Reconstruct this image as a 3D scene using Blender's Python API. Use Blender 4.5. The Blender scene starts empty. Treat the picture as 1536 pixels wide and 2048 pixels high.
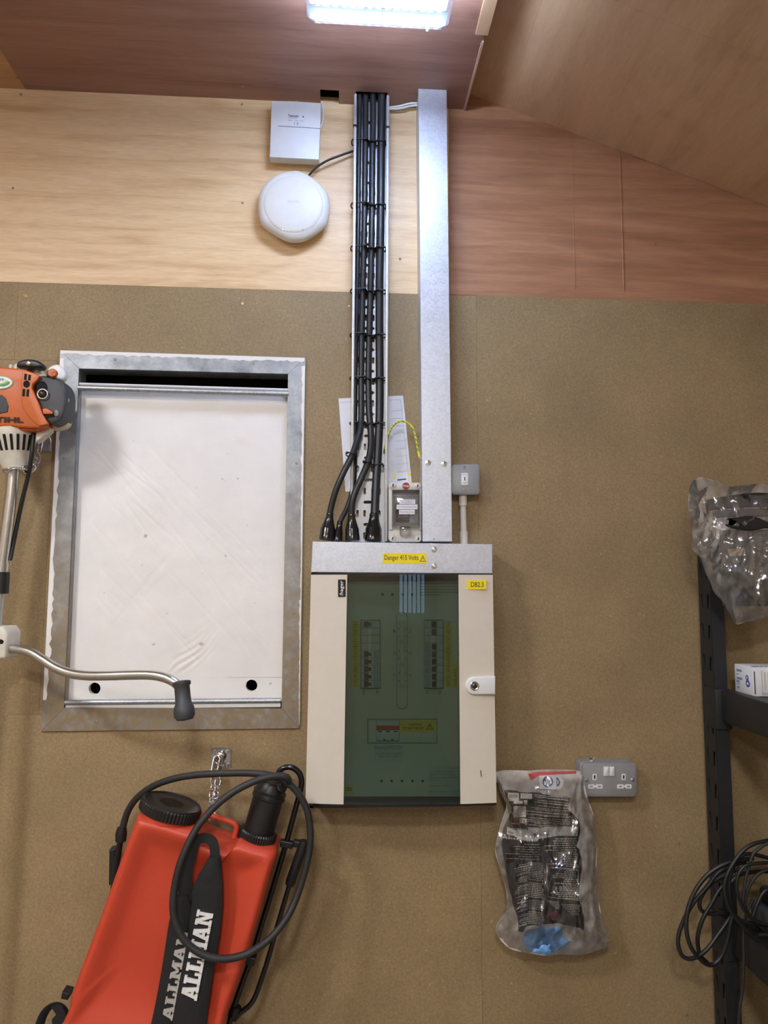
import bpy, bmesh, math, random
from mathutils import Vector, Matrix, noise
random.seed(7)
sc = bpy.context.scene
C = sc.collection

# ------------------------------------------------------------------ camera
FPX, W, H = 1420.0, 1536.0, 2048.0       # focal length in pixels, frame
DIST, CZ = 1.95, 1.55                    # camera distance to the wall (plane y=0), camera height
YAW, PIT, ROL = math.radians(3.60), math.radians(5.66), math.radians(0.256)
cf = Vector((math.sin(YAW)*math.cos(PIT), math.cos(YAW)*math.cos(PIT), math.sin(PIT)))
cr0 = cf.cross(Vector((0, 0, 1))).normalized()
cu0 = cr0.cross(cf)
cr = cr0*math.cos(ROL) + cu0*math.sin(ROL)
cu = cu0*math.cos(ROL) - cr0*math.sin(ROL)
CAM = Vector((0, -DIST, CZ))
cam = bpy.data.cameras.new('camera')
camo = bpy.data.objects.new('camera', cam)
C.objects.link(camo)
M = Matrix.Identity(4)
for i in range(3):
    M[i][0], M[i][1], M[i][2], M[i][3] = cr[i], cu[i], -cf[i], CAM[i]
camo.matrix_world = M
cam.sensor_fit = 'HORIZONTAL'
cam.sensor_width = 36.0
cam.lens = FPX/W*36.0
cam.clip_start = 0.05
sc.camera = camo

# ------------------------------------------------------------------ light and exposure
LAMP_ROOM = 27.0        # watts of each rear ceiling lamp
LED_STRENGTH = 36.0     # emission of the LED rows in the lamps
WINDOW_STRENGTH = 1.1
EXPOSURE = 0.70
world = bpy.data.worlds.new('world')
sc.world = world
world.use_nodes = True
world.node_tree.nodes['Background'].inputs[0].default_value = (0.75, 0.85, 1.0, 1)
world.node_tree.nodes['Background'].inputs[1].default_value = 0.3
sc.view_settings.view_transform = 'Standard'
sc.view_settings.look = 'None'
sc.view_settings.exposure = EXPOSURE
sc.view_settings.gamma = 1.0
sc.view_settings.use_curve_mapping = False

# ------------------------------------------------------------------ helpers
def P(px, py, d=0.0):
    """point of the place on the plane d metres in front of the wall"""
    v = cf + cr*((px-W/2)/FPX) + cu*((H/2-py)/FPX)
    t = (DIST-d)/v.y
    return CAM + v*t

def PZ(px, py, z):
    v = cf + cr*((px-W/2)/FPX) + cu*((H/2-py)/FPX)
    return CAM + v*((z-CZ)/v.z)

ORG = {}

def lin(c):
    return tuple(((v/255.0)/12.92 if v/255.0 <= 0.04045 else ((v/255.0+0.055)/1.055)**2.4) for v in c)

def tag(o, label=None, cat=None, group=None, kind=None):
    if label: o['label'] = label
    if cat: o['category'] = cat
    if group: o['group'] = group
    if kind: o['kind'] = kind
    return o

def thing(name, loc, label, cat, group=None):
    o = bpy.data.objects.new(name, None)
    o.empty_display_size = 0.05
    C.objects.link(o)
    o.location = loc
    ORG[o.name] = Vector(loc)
    return tag(o, label, cat, group)

def catmull(pts, n=8, closed=False):
    pts = [Vector(p) for p in pts]
    out = []
    L = len(pts)
    rng = L if closed else L-1
    for i in range(rng):
        if closed:
            p0, p1, p2, p3 = pts[(i-1) % L], pts[i], pts[(i+1) % L], pts[(i+2) % L]
        else:
            p0, p1, p2, p3 = pts[max(i-1, 0)], pts[i], pts[i+1], pts[min(i+2, L-1)]
        for k in range(n):
            t = k/n
            out.append(0.5*((2*p1)+(p2-p0)*t+(2*p0-5*p1+4*p2-p3)*t*t+(3*p1-p0-3*p2+p3)*t**3))
    if not closed: out.append(pts[-1])
    return out

def smooth2(pix, n=4):
    return [(p.x, p.y) for p in catmull([(a, b, 0) for a, b in pix], n, True)]

def rrect(x0, y0, x1, y1, r, n=5):
    out = []
    for cx, cy, a0 in ((x1-r, y0+r, -90), (x1-r, y1-r, 0), (x0+r, y1-r, 90), (x0+r, y0+r, 180)):
        for k in range(n+1):
            a = math.radians(a0+90*k/n)
            out.append((cx+r*math.cos(a), cy+r*math.sin(a)))
    return out

def circ(cx, cy, rx, ry=None, n=20):
    ry = ry or rx
    return [(cx+rx*math.cos(2*math.pi*k/n), cy+ry*math.sin(2*math.pi*k/n)) for k in range(n)]

def inset(pts, a):
    """pts: list of (x,z); returns polygon moved inwards by a"""
    n = len(pts)
    area = sum(pts[i][0]*pts[(i+1) % n][1]-pts[(i+1) % n][0]*pts[i][1] for i in range(n))
    s = 1 if area > 0 else -1
    out = []
    for i in range(n):
        ax, az = pts[i-1]; bx, bz = pts[i]; cx, cz = pts[(i+1) % n]
        def nrm(x0, z0, x1, z1):
            dx, dz = x1-x0, z1-z0
            l = math.hypot(dx, dz) or 1e-9
            return -dz/l*s, dx/l*s
        n1 = nrm(ax, az, bx, bz); n2 = nrm(bx, bz, cx, cz)
        mx, mz = n1[0]+n2[0], n1[1]+n2[1]
        l = math.hypot(mx, mz)
        if l < 0.4: mx, mz, l = n1[0], n1[1], 1.0
        k = min(1.0/max((mx*n1[0]+mz*n1[1])/l, 0.4), 2.0)
        out.append((bx+mx/l*a*k, bz+mz/l*a*k))
    return out

class MB:
    def __init__(s):
        s.v = []; s.f = []
    def add(s, vs, fs):
        o = len(s.v)
        s.v += [Vector(v) for v in vs]
        s.f += [tuple(i+o for i in f) for f in fs]
        return s
    def box(s, x0, x1, y0, y1, z0, z1):
        vs = [(x, y, z) for z in (z0, z1) for y in (y0, y1) for x in (x0, x1)]
        return s.add(vs, [(0, 2, 3, 1), (4, 5, 7, 6), (0, 1, 5, 4), (1, 3, 7, 5), (3, 2, 6, 7), (2, 0, 4, 6)])
    def rings(s, rings, cap0=True, cap1=True, closed=True):
        n = len(rings[0]); o = len(s.v)
        for r in rings: s.v += [Vector(p) for p in r]
        for a in range(len(rings)-1):
            for i in range(n if closed else n-1):
                j = (i+1) % n
                s.f.append((o+a*n+i, o+a*n+j, o+(a+1)*n+j, o+(a+1)*n+i))
        if cap0: s.f.append(tuple(o+i for i in range(n)))
        if cap1: s.f.append(tuple(o+(len(rings)-1)*n+i for i in range(n)))
        return s
    def tube(s, pts, r, n=10, cap=True, flat=1.0):
        pts = [Vector(p) for p in pts]
        L = len(pts)
        rs = r if isinstance(r, (list, tuple)) else [r]*L
        t0 = (pts[1]-pts[0]).normalized()
        up = Vector((0, 0, 1)) if abs(t0.z) < 0.9 else Vector((0, 1, 0))
        a = t0.cross(up).normalized()
        rings = []
        for i in range(L):
            t = (pts[min(i+1, L-1)]-pts[max(i-1, 0)])
            t = t.normalized() if t.length > 1e-9 else t0
            a = (a-t*a.dot(t))
            a = a.normalized() if a.length > 1e-6 else t.orthogonal().normalized()
            b = t.cross(a)
            rings.append([pts[i]+(a*math.cos(2*math.pi*k/n)+b*math.sin(2*math.pi*k/n)*flat)*rs[i] for k in range(n)])
        return s.rings(rings, cap, cap)
    def loop(s, pts, r, n=8):
        pts = [Vector(p) for p in pts]
        L = len(pts); o = len(s.v)
        nrm = Vector((0, 0, 0))
        c = sum(pts, Vector())/L
        for i in range(L): nrm += (pts[i]-c).cross(pts[(i+1) % L]-c)
        nrm.normalize()
        for i in range(L):
            t = (pts[(i+1) % L]-pts[i-1]).normalized()
            b = t.cross(nrm)
            b = b.normalized() if b.length > 1e-6 else t.orthogonal().normalized()
            m = b.cross(t)
            for k in range(n):
                s.v.append(pts[i]+(b*math.cos(2*math.pi*k/n)+m*math.sin(2*math.pi*k/n))*r)
        for i in range(L):
            j = (i+1) % L
            for k in range(n):
                l = (k+1) % n
                s.f.append((o+i*n+k, o+i*n+l, o+j*n+l, o+j*n+k))
        return s
    def lathe(s, prof, org, axis, n=32, ribs=0, ribd=0.0):
        """prof: list of (radius, distance along the axis)"""
        axis = Vector(axis).normalized(); org = Vector(org)
        a = axis.orthogonal().normalized(); b = axis.cross(a)
        rings = []
        for r, t in prof:
            ring = []
            for k in range(n):
                rr = r
                if ribs: rr = r-(ribd if (k % 2) else 0.0)
                an = 2*math.pi*k/n
                ring.append(org+axis*t+(a*math.cos(an)+b*math.sin(an))*rr)
            rings.append(ring)
        return s.rings(rings)
    def slab(s, pix, df, db, bev=0.0, steps=2):
        """outline given as seen (pixels on plane df), extruded from df back to db"""
        pts = [P(x, y, df) for x, y in pix]
        return s.poly([(p.x, p.z) for p in pts], df, db, bev, steps)
    def poly(s, xz, df, db, bev=0.0, steps=2):
        rings = [[(x, -db, z) for x, z in xz]]
        if bev > 0:
            for k in range(steps+1):
                an = math.pi/2*k/steps
                q = inset(xz, bev*(1-math.cos(an)))
                rings.append([(x, -(df-bev+bev*math.sin(an)), z) for x, z in q])
        else:
            rings.append([(x, -df, z) for x, z in xz])
        return s.rings(rings)
    def rbox(s, x0, x1, y0, y1, z0, z1, bev=0.003, seg=2):
        bm = bmesh.new()
        bmesh.ops.create_cube(bm, size=1.0)
        for v in bm.verts:
            v.co = ((x0+x1)/2+v.co.x*(x1-x0), (y0+y1)/2+v.co.y*(y1-y0), (z0+z1)/2+v.co.z*(z1-z0))
        bmesh.ops.bevel(bm, geom=list(bm.edges)+list(bm.verts), offset=bev, segments=seg, affect='EDGES', profile=0.5)
        bm.verts.index_update()
        s.add([v.co.copy() for v in bm.verts], [tuple(v.index for v in f.verts) for f in bm.faces])
        bm.free()
        return s
    def holed(s, org, ua, va, na, cells, thick):
        """flat plate pieces; cells: (u0,u1,v0,v1,hole) with hole a list of (u,v) or None; na = outward normal"""
        org = Vector(org); ua = Vector(ua); va = Vector(va); na = Vector(na)
        def pt(u, v, t): return org+ua*u+va*v-na*t
        for u0, u1, v0, v1, hole in cells:
            if not hole:
                s.add([pt(u0, v0, 0), pt(u1, v0, 0), pt(u1, v1, 0), pt(u0, v1, 0)], [(0, 1, 2, 3)])
                s.add([pt(u0, v0, thick), pt(u1, v0, thick), pt(u1, v1, thick), pt(u0, v1, thick)], [(0, 3, 2, 1)])
                continue
            cx = sum(h[0] for h in hole)/len(hole); cy = sum(h[1] for h in hole)/len(hole)
            angs = sorted(set([math.atan2(h[1]-cy, h[0]-cx) for h in hole] +
                              [math.atan2(b-cy, a-cx) for a in (u0, u1) for b in (v0, v1)]))
            def edge_poly(a):
                dx, dy = math.cos(a), math.sin(a); best = 1e9
                n = len(hole)
                for i in range(n):
                    ax, ay = hole[i][0]-cx, hole[i][1]-cy
                    bx, by = hole[(i+1) % n][0]-cx, hole[(i+1) % n][1]-cy
                    den = dx*(by-ay)-dy*(bx-ax)
                    if abs(den) < 1e-12: continue
                    t = (ax*(by-ay)-ay*(bx-ax))/den
                    q = (ax*dy-ay*dx)/den
                    if t > 0 and -1e-6 <= q <= 1+1e-6: best = min(best, t)
                return cx+dx*best, cy+dy*best
            def edge_rect(a):
                dx, dy = math.cos(a), math.sin(a); t = 1e9
                if dx > 1e-9: t = min(t, (u1-cx)/dx)
                if dx < -1e-9: t = min(t, (u0-cx)/dx)
                if dy > 1e-9: t = min(t, (v1-cy)/dy)
                if dy < -1e-9: t = min(t, (v0-cy)/dy)
                return cx+dx*t, cy+dy*t
            n = len(angs)
            inn = [edge_poly(a) for a in angs]; out = [edge_rect(a) for a in angs]
            r = [[pt(u, v, 0) for u, v in out], [pt(u, v, 0) for u, v in inn],
                 [pt(u, v, thick) for u, v in inn], [pt(u, v, thick) for u, v in out]]
            s.rings(r, False, False)
        return s
    def build(s, name, mat, parent=None, smooth=None, recalc=True):
        me = bpy.data.meshes.new(name)
        if parent is not None:
            org = ORG[parent.name]
        else:
            xs = [v.x for v in s.v]; ys = [v.y for v in s.v]; zs = [v.z for v in s.v]
            org = Vector(((min(xs)+max(xs))/2, (min(ys)+max(ys))/2, min(zs)))
        me.from_pydata([tuple(v-org) for v in s.v], [], s.f)
        if recalc:
            bm = bmesh.new(); bm.from_mesh(me)
            bmesh.ops.recalc_face_normals(bm, faces=list(bm.faces))
            bm.to_mesh(me); bm.free()
        me.materials.append(mat)
        if smooth is not None:
            me.polygons.foreach_set('use_smooth', [True]*len(me.polygons))
            me.set_sharp_from_angle(angle=math.radians(smooth))
        o = bpy.data.objects.new(name, me)
        C.objects.link(o)
        ORG[o.name] = org
        if parent is not None: o.parent = parent
        else: o.location = org
        return o

def inst(name, mesh, loc, parent, rot=None, scale=None):
    o = bpy.data.objects.new(name, mesh)
    C.objects.link(o)
    o.parent = parent
    o.location = Vector(loc)-ORG[parent.name]
    ORG[o.name] = ORG[parent.name]
    if rot: o.rotation_euler = rot
    if scale: o.scale = scale
    return o

def text(s, box, d, mat, parent, rot=0, name='lettering', bold=0.0, depth=0.0004, smoothres=2):
    """flat lettering fitted into the pixel box seen on plane d; rot in {0,90,180,270}"""
    cu_ = bpy.data.curves.new('t', 'FONT')
    cu_.body = s; cu_.align_x = 'CENTER'; cu_.align_y = 'CENTER'
    cu_.resolution_u = smoothres; cu_.offset = bold; cu_.space_line = 0.9
    to = bpy.data.objects.new('t', cu_)
    C.objects.link(to)
    dg = bpy.context.evaluated_depsgraph_get()
    me = bpy.data.meshes.new_from_object(to.evaluated_get(dg))
    bpy.data.objects.remove(to); bpy.data.curves.remove(cu_)
    xs = [v.co.x for v in me.vertices]; ys = [v.co.y for v in me.vertices]
    mx, my = (min(xs)+max(xs))/2, (min(ys)+max(ys))/2
    w, h = max(xs)-min(xs), max(ys)-min(ys)
    x0, y0, x1, y1 = box
    c = P((x0+x1)/2, (y0+y1)/2, d)
    ex = (P(x1, (y0+y1)/2, d)-P(x0, (y0+y1)/2, d)).length
    ez = (P((x0+x1)/2, y0, d)-P((x0+x1)/2, y1, d)).length
    if rot in (90, 270): sx, sy = ez/w, ex/h
    else: sx, sy = ex/w, ez/h
    a = math.radians(rot)
    org = ORG[parent.name]
    for v in me.vertices:
        x, y = (v.co.x-mx)*sx, (v.co.y-my)*sy
        X, Z = x*math.cos(a)-y*math.sin(a), x*math.sin(a)+y*math.cos(a)
        v.co = Vector((c.x+X, -d-depth, c.z+Z))-org
    me.name = name
    me.materials.clear(); me.materials.append(mat)
    o = bpy.data.objects.new(name, me)
    C.objects.link(o); o.parent = parent
    ORG[o.name] = org
    return o

# ------------------------------------------------------------------ materials
MATS = {}
def nt(name):
    m = bpy.data.materials.new(name); m.use_nodes = True
    t = m.node_tree
    b = t.nodes['Principled BSDF']
    MATS[name] = m
    return m, t, b

def plain(name, rgb, rough=0.5, metal=0.0, var=0.06, scale=40.0, bump=0.0, bscale=None, coat=0.0, spec=0.5):
    """procedural paint / plastic / metal with slight mottling"""
    m, t, b = nt(name)
    c = lin(rgb)
    tc = t.nodes.new('ShaderNodeTexCoord')
    nz = t.nodes.new('ShaderNodeTexNoise')
    nz.inputs['Scale'].default_value = scale; nz.inputs['Detail'].default_value = 4
    t.links.new(tc.outputs['Object'], nz.inputs['Vector'])
    rp = t.nodes.new('ShaderNodeValToRGB')
    rp.color_ramp.elements[0].position = 0.3; rp.color_ramp.elements[1].position = 0.7
    rp.color_ramp.elements[0].color = tuple(v*(1-var) for v in c)+(1,)
    rp.color_ramp.elements[1].color = tuple(min(v*(1+var), 1) for v in c)+(1,)
    t.links.new(nz.outputs['Fac'], rp.inputs['Fac'])
    t.links.new(rp.outputs['Color'], b.inputs['Base Color'])
    b.inputs['Roughness'].default_value = rough
    b.inputs['Metallic'].default_value = metal
    b.inputs['Specular IOR Level'].default_value = spec
    b.inputs['Coat Weight'].default_value = coat
    if bump:
        bp = t.nodes.new('ShaderNodeBump')
        bp.inputs['Strength'].default_value = bump; bp.inputs['Distance'].default_value = 0.001
        n2 = t.nodes.new('ShaderNodeTexNoise'); n2.inputs['Scale'].default_value = bscale or scale*3
        n2.inputs['Detail'].default_value = 5
        t.links.new(tc.outputs['Object'], n2.inputs['Vector'])
        t.links.new(n2.outputs['Fac'], bp.inputs['Height'])
        t.links.new(bp.outputs['Normal'], b.inputs['Normal'])
    return m

def ply(name, ca, cb, cc, stretch=(1.0, 1.0, 16.0), rough=0.45, big=(0.9, 0.9, 5.0), offs=(0, 0, 0), fine=1.0):
    m, t, b = nt(name)
    tc = t.nodes.new('ShaderNodeTexCoord')
    mp = t.nodes.new('ShaderNodeMapping'); mp.inputs['Scale'].default_value = stretch; mp.inputs['Location'].default_value = offs
    n1 = t.nodes.new('ShaderNodeTexNoise')
    n1.inputs['Scale'].default_value = 2.2; n1.inputs['Detail'].default_value = 9; n1.inputs['Roughness'].default_value = 0.62; n1.inputs['Distortion'].default_value = 0.5
    mp2 = t.nodes.new('ShaderNodeMapping'); mp2.inputs['Scale'].default_value = big; mp2.inputs['Location'].default_value = offs
    n2 = t.nodes.new('ShaderNodeTexNoise'); n2.inputs['Scale'].default_value = 1.3; n2.inputs['Detail'].default_value = 2; n2.inputs['Distortion'].default_value = 1.2
    wv = t.nodes.new('ShaderNodeMath'); wv.operation = 'MULTIPLY'; wv.inputs[1].default_value = 9.0
    fr = t.nodes.new('ShaderNodeMath'); fr.operation = 'PINGPONG'; fr.inputs[1].default_value = 1.0
    L = t.links.new
    L(tc.outputs['Object'], mp.inputs['Vector']); L(mp.outputs['Vector'], n1.inputs['Vector'])
    L(tc.outputs['Object'], mp2.inputs['Vector']); L(mp2.outputs['Vector'], n2.inputs['Vector'])
    L(n2.outputs['Fac'], wv.inputs[0]); L(wv.outputs[0], fr.inputs[0])
    mx = t.nodes.new('ShaderNodeMix'); mx.data_type = 'FLOAT'; mx.inputs[0].default_value = 0.12
    L(n1.outputs['Fac'], mx.inputs[2]); L(fr.outputs[0], mx.inputs[3])
    rp = t.nodes.new('ShaderNodeValToRGB')
    e = rp.color_ramp.elements
    e[0].position = 0.30; e[0].color = lin(ca)+(1,)
    e[1].position = 0.72; e[1].color = lin(cc)+(1,)
    k = e.new(0.5); k.color = lin(cb)+(1,)
    L(mx.outputs[0], rp.inputs['Fac'])
    # fine pores
    mp3 = t.nodes.new('ShaderNodeMapping'); mp3.inputs['Scale'].default_value = tuple(v*9 for v in stretch)
    n3 = t.nodes.new('ShaderNodeTexNoise'); n3.inputs['Scale'].default_value = 3.0; n3.inputs['Detail'].default_value = 3
    L(tc.outputs['Object'], mp3.inputs['Vector']); L(mp3.outputs['Vector'], n3.inputs['Vector'])
    r3 = t.nodes.new('ShaderNodeMapRange'); r3.inputs[1].default_value = 0.3; r3.inputs[2].default_value = 0.7
    r3.inputs[3].default_value = 1-0.10*fine; r3.inputs[4].default_value = 1+0.06*fine
    L(n3.outputs['Fac'], r3.inputs[0])
    ml = t.nodes.new('ShaderNodeVectorMath'); ml.operation = 'SCALE'
    L(rp.outputs['Color'], ml.inputs[0]); L(r3.outputs[0], ml.inputs['Scale'])
    L(ml.outputs[0], b.inputs['Base Color'])
    b.inputs['Roughness'].default_value = rough
    return m

def mdf(name, base, offs=0.0):
    m, t, b = nt(name)
    L = t.links.new
    tc = t.nodes.new('ShaderNodeTexCoord')
    mp = t.nodes.new('ShaderNodeMapping'); mp.inputs['Location'].default_value = (offs, 0, offs*0.7)
    L(tc.outputs['Object'], mp.inputs['Vector'])
    n1 = t.nodes.new('ShaderNodeTexNoise'); n1.inputs['Scale'].default_value = 150; n1.inputs['Detail'].default_value = 6; n1.inputs['Roughness'].default_value = 0.75
    n2 = t.nodes.new('ShaderNodeTexNoise'); n2.inputs['Scale'].default_value = 5; n2.inputs['Detail'].default_value = 5
    n3 = t.nodes.new('ShaderNodeTexNoise'); n3.inputs['Scale'].default_value = 95; n3.inputs['Detail'].default_value = 2; n3.inputs['Distortion'].default_value = 2.5
    for n in (n1, n2, n3): L(mp.outputs['Vector'], n.inputs['Vector'])
    c = lin(base)
    r1 = t.nodes.new('ShaderNodeValToRGB')
    r1.color_ramp.elements[0].position = 0.28; r1.color_ramp.elements[0].color = tuple(v*0.72 for v in c)+(1,)
    r1.color_ramp.elements[1].position = 0.72; r1.color_ramp.elements[1].color = tuple(v*1.28 for v in c)+(1,)
    L(n1.outputs['Fac'], r1.inputs['Fac'])
    r2 = t.nodes.new('ShaderNodeMapRange'); r2.inputs[1].default_value = 0.3; r2.inputs[2].default_value = 0.7; r2.inputs[3].default_value = 0.88; r2.inputs[4].default_value = 1.1
    L(n2.outputs['Fac'], r2.inputs[0])
    sc_ = t.nodes.new('ShaderNodeVectorMath'); sc_.operation = 'SCALE'
    L(r1.outputs['Color'], sc_.inputs[0]); L(r2.outputs[0], sc_.inputs['Scale'])
    r3 = t.nodes.new('ShaderNodeMapRange'); r3.inputs[1].default_value = 0.67; r3.inputs[2].default_value = 0.76
    L(n3.outputs['Fac'], r3.inputs[0])
    mx = t.nodes.new('ShaderNodeMix'); mx.data_type = 'RGBA'
    mf = t.nodes.new('ShaderNodeMath'); mf.operation = 'MULTIPLY'; mf.inputs[1].default_value = 0.5
    L(r3.outputs[0], mf.inputs[0]); L(mf.outputs[0], mx.inputs[0])
    L(sc_.outputs[0], mx.inputs[6]); mx.inputs[7].default_value = tuple(min(v*2.4, 0.9) for v in c)+(1,)
    L(mx.outputs[2], b.inputs['Base Color'])
    b.inputs['Roughness'].default_value = 0.62
    b.inputs['Specular IOR Level'].default_value = 0.35
    return m

def galv(name, rgb=(176, 180, 184), scale=220.0, contrast=0.16, rough=0.42, metal=0.85):
    m, t, b = nt(name)
    L = t.links.new
    c = lin(rgb)
    tc = t.nodes.new('ShaderNodeTexCoord')
    vo = t.nodes.new('ShaderNodeTexVoronoi'); vo.inputs['Scale'].default_value = scale
    n = t.nodes.new('ShaderNodeTexNoise'); n.inputs['Scale'].default_value = scale*0.25; n.inputs['Detail'].default_value = 5
    L(tc.outputs['Object'], vo.inputs['Vector']); L(tc.outputs['Object'], n.inputs['Vector'])
    sp = t.nodes.new('ShaderNodeSeparateColor'); L(vo.outputs['Color'], sp.inputs[0])
    mx = t.nodes.new('ShaderNodeMix'); mx.data_type = 'FLOAT'; mx.inputs[0].default_value = 0.5
    L(sp.outputs[0], mx.inputs[2]); L(n.outputs['Fac'], mx.inputs[3])
    rp = t.nodes.new('ShaderNodeValToRGB')
    rp.color_ramp.elements[0].position = 0.25; rp.color_ramp.elements[0].color = tuple(v*(1-contrast) for v in c)+(1,)
    rp.color_ramp.elements[1].position = 0.75; rp.color_ramp.elements[1].color = tuple(min(1, v*(1+contrast)) for v in c)+(1,)
    L(mx.outputs[0], rp.inputs['Fac']); L(rp.outputs['Color'], b.inputs['Base Color'])
    rr = t.nodes.new('ShaderNodeMapRange'); rr.inputs[3].default_value = rough-0.08; rr.inputs[4].default_value = rough+0.12
    L(mx.outputs[0], rr.inputs[0]); L(rr.outputs[0], b.inputs['Roughness'])
    b.inputs['Metallic'].default_value = metal
    return m

def emit(name, rgb, strength):
    m, t, b = nt(name)
    b.inputs['Base Color'].default_value = (0.8, 0.8, 0.8, 1)
    b.inputs['Emission Color'].default_value = lin(rgb)+(1,)
    b.inputs['Emission Strength'].default_value = strength
    return m

def film(name, tint=(0.97, 0.97, 0.98), milk=0.10, ior=1.5, rough=0.08, milkcol=(0.85, 0.85, 0.86), bump=0.0, bscale=60, gloss=1.0):
    """thin clear sheet: see-through with real reflections and a little haze of its own"""
    m, t, b = nt(name)
    L = t.links.new
    t.nodes.remove(b)
    out = t.nodes['Material Output']
    tr = t.nodes.new('ShaderNodeBsdfTransparent'); tr.inputs[0].default_value = tuple(tint)+(1,)
    gl = t.nodes.new('ShaderNodeBsdfGlossy'); gl.inputs['Roughness'].default_value = rough; gl.inputs[0].default_value = (1, 1, 1, 1)
    df = t.nodes.new('ShaderNodeBsdfDiffuse'); df.inputs[0].default_value = tuple(milkcol)+(1,)
    tl = t.nodes.new('ShaderNodeBsdfTranslucent'); tl.inputs[0].default_value = tuple(milkcol)+(1,)
    fr = t.nodes.new('ShaderNodeFresnel'); fr.inputs['IOR'].default_value = ior
    tc = t.nodes.new('ShaderNodeTexCoord')
    n = t.nodes.new('ShaderNodeTexNoise'); n.inputs['Scale'].default_value = 25; n.inputs['Detail'].default_value = 6
    L(tc.outputs['Object'], n.inputs['Vector'])
    mr = t.nodes.new('ShaderNodeMapRange'); mr.inputs[1].default_value = 0.3; mr.inputs[2].default_value = 0.75
    mr.inputs[3].default_value = milk*0.5; mr.inputs[4].default_value = milk*1.6
    L(n.outputs['Fac'], mr.inputs[0])
    m0 = t.nodes.new('ShaderNodeMixShader'); m0.inputs[0].default_value = 0.15
    L(df.outputs[0], m0.inputs[1]); L(tl.outputs[0], m0.inputs[2])
    m1 = t.nodes.new('ShaderNodeMixShader')
    L(mr.outputs[0], m1.inputs[0]); L(tr.outputs[0], m1.inputs[1]); L(m0.outputs[0], m1.inputs[2])
    m2 = t.nodes.new('ShaderNodeMixShader')
    g = t.nodes.new('ShaderNodeMath'); g.operation = 'MULTIPLY'; g.inputs[1].default_value = gloss
    L(fr.outputs[0], g.inputs[0]); L(g.outputs[0], m2.inputs[0]); L(m1.outputs[0], m2.inputs[1]); L(gl.outputs[0], m2.inputs[2])
    L(m2.outputs[0], out.inputs['Surface'])
    if bump:
        bp = t.nodes.new('ShaderNodeBump'); bp.inputs['Strength'].default_value = bump; bp.inputs['Distance'].default_value = 0.002
        n2 = t.nodes.new('ShaderNodeTexNoise'); n2.inputs['Scale'].default_value = bscale; n2.inputs['Detail'].default_value = 5; n2.inputs['Distortion'].default_value = 0.8
        L(tc.outputs['Object'], n2.inputs['Vector']); L(n2.outputs['Fac'], bp.inputs['Height'])
        L(bp.outputs['Normal'], gl.inputs['Normal']); L(bp.outputs['Normal'], fr.inputs['Normal'])
    return m

m_mdf = mdf('mdf_board', (147, 126, 92))
m_mdf2 = mdf('mdf_board_b', (145, 124, 90), 3.1)
m_plyL = ply('plywood_pale', (210, 172, 126), (230, 196, 150), (238, 207, 164))
m_plyR = ply('plywood_red', (144, 100, 73), (168, 121, 90), (184, 139, 106), (0.8, 1, 14.0), offs=(3.3, 0, 1.2))
m_plyC = ply('plywood_dark', (130, 94, 80), (150, 111, 96), (162, 123, 107), (0.8, 13.0, 1.0), big=(0.7, 4.0, 1), offs=(1.3, 0.4, 0))
m_plyC2 = ply('plywood_tan', (168, 128, 90), (186, 146, 106), (198, 158, 118), (0.8, 13.0, 1.0), big=(0.7, 4.0, 1))
m_plyS = ply('plywood_slope', (186, 150, 117), (200, 165, 131), (208, 174, 140), (7.0, 1.2, 7.0), big=(2.0, 0.8, 2.0), fine=0.6)
m_plyedge = ply('plywood_edge', (178, 150, 128), (200, 172, 150), (214, 188, 164), (4, 4, 40))
m_backing = plain('dark_backing', (34, 28, 22), 0.9)
m_concrete = plain('concrete_floor', (120, 116, 110), 0.8, bump=0.2)
m_roomwall = plain('painted_room_wall', (178, 160, 136), 0.8)
m_galv = galv('galvanised_steel')
m_galv2 = galv('galvanised_trunking', (206, 211, 218), 230, 0.08, 0.40, 0.65)
m_zinc = plain('bright_zinc', (215, 216, 218), 0.18, 1.0, 0.04)
m_steel = plain('brushed_aluminium', (206, 206, 202), 0.28, 1.0, 0.05, 90)
m_screw = plain('screw_steel', (150, 142, 124), 0.4, 0.8, 0.1)
m_brass = plain('screw_brass', (206, 182, 120), 0.35, 0.8, 0.1)
m_hole = plain('dark_hole', (10, 9, 9), 0.9)
m_black = plain('black_plastic', (26, 26, 27), 0.42, 0.0, 0.1)
m_blackgloss = plain('black_gloss', (18, 18, 20), 0.22, 0.0, 0.1, coat=0.3)
m_cable = plain('black_pvc_sheath', (36, 37, 41), 0.38, 0.0, 0.12, 30, bump=0.15, bscale=60)
m_tie = plain('black_nylon', (14, 14, 15), 0.45)
m_white = plain('white_plastic', (222, 223, 222), 0.38, 0, 0.02)
m_apwhite = plain('warm_white_plastic', (220, 217, 210), 0.42, 0, 0.02)
m_pvc = plain('white_pvc_conduit', (216, 211, 198), 0.36, 0, 0.03)
m_ctrl = plain('grey_plastic_box', (206, 204, 196), 0.4, 0, 0.03)
m_cream = plain('cream_powder_coat', (214, 206, 190), 0.45, 0, 0.015, bump=0.06, bscale=700)
m_grey = plain('grey_metalclad', (146, 147, 148), 0.45, 0.25, 0.04, bump=0.05, bscale=500)
m_paper = plain('white_paper', (222, 222, 226), 0.7, 0, 0.02)
m_ink = plain('black_ink', (24, 24, 26), 0.7)
m_inkgrey = plain('grey_ink', (120, 124, 132), 0.7)
m_yellow = plain('yellow_label', (240, 216, 26), 0.5, 0, 0.03)
m_red = plain('red_enamel', (150, 28, 26), 0.4)
m_whiteink = plain('white_ink', (228, 228, 226), 0.6)
m_rack = plain('black_rack_steel', (36, 37, 39), 0.5, 0.1, 0.08, bump=0.04, bscale=400)
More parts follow.
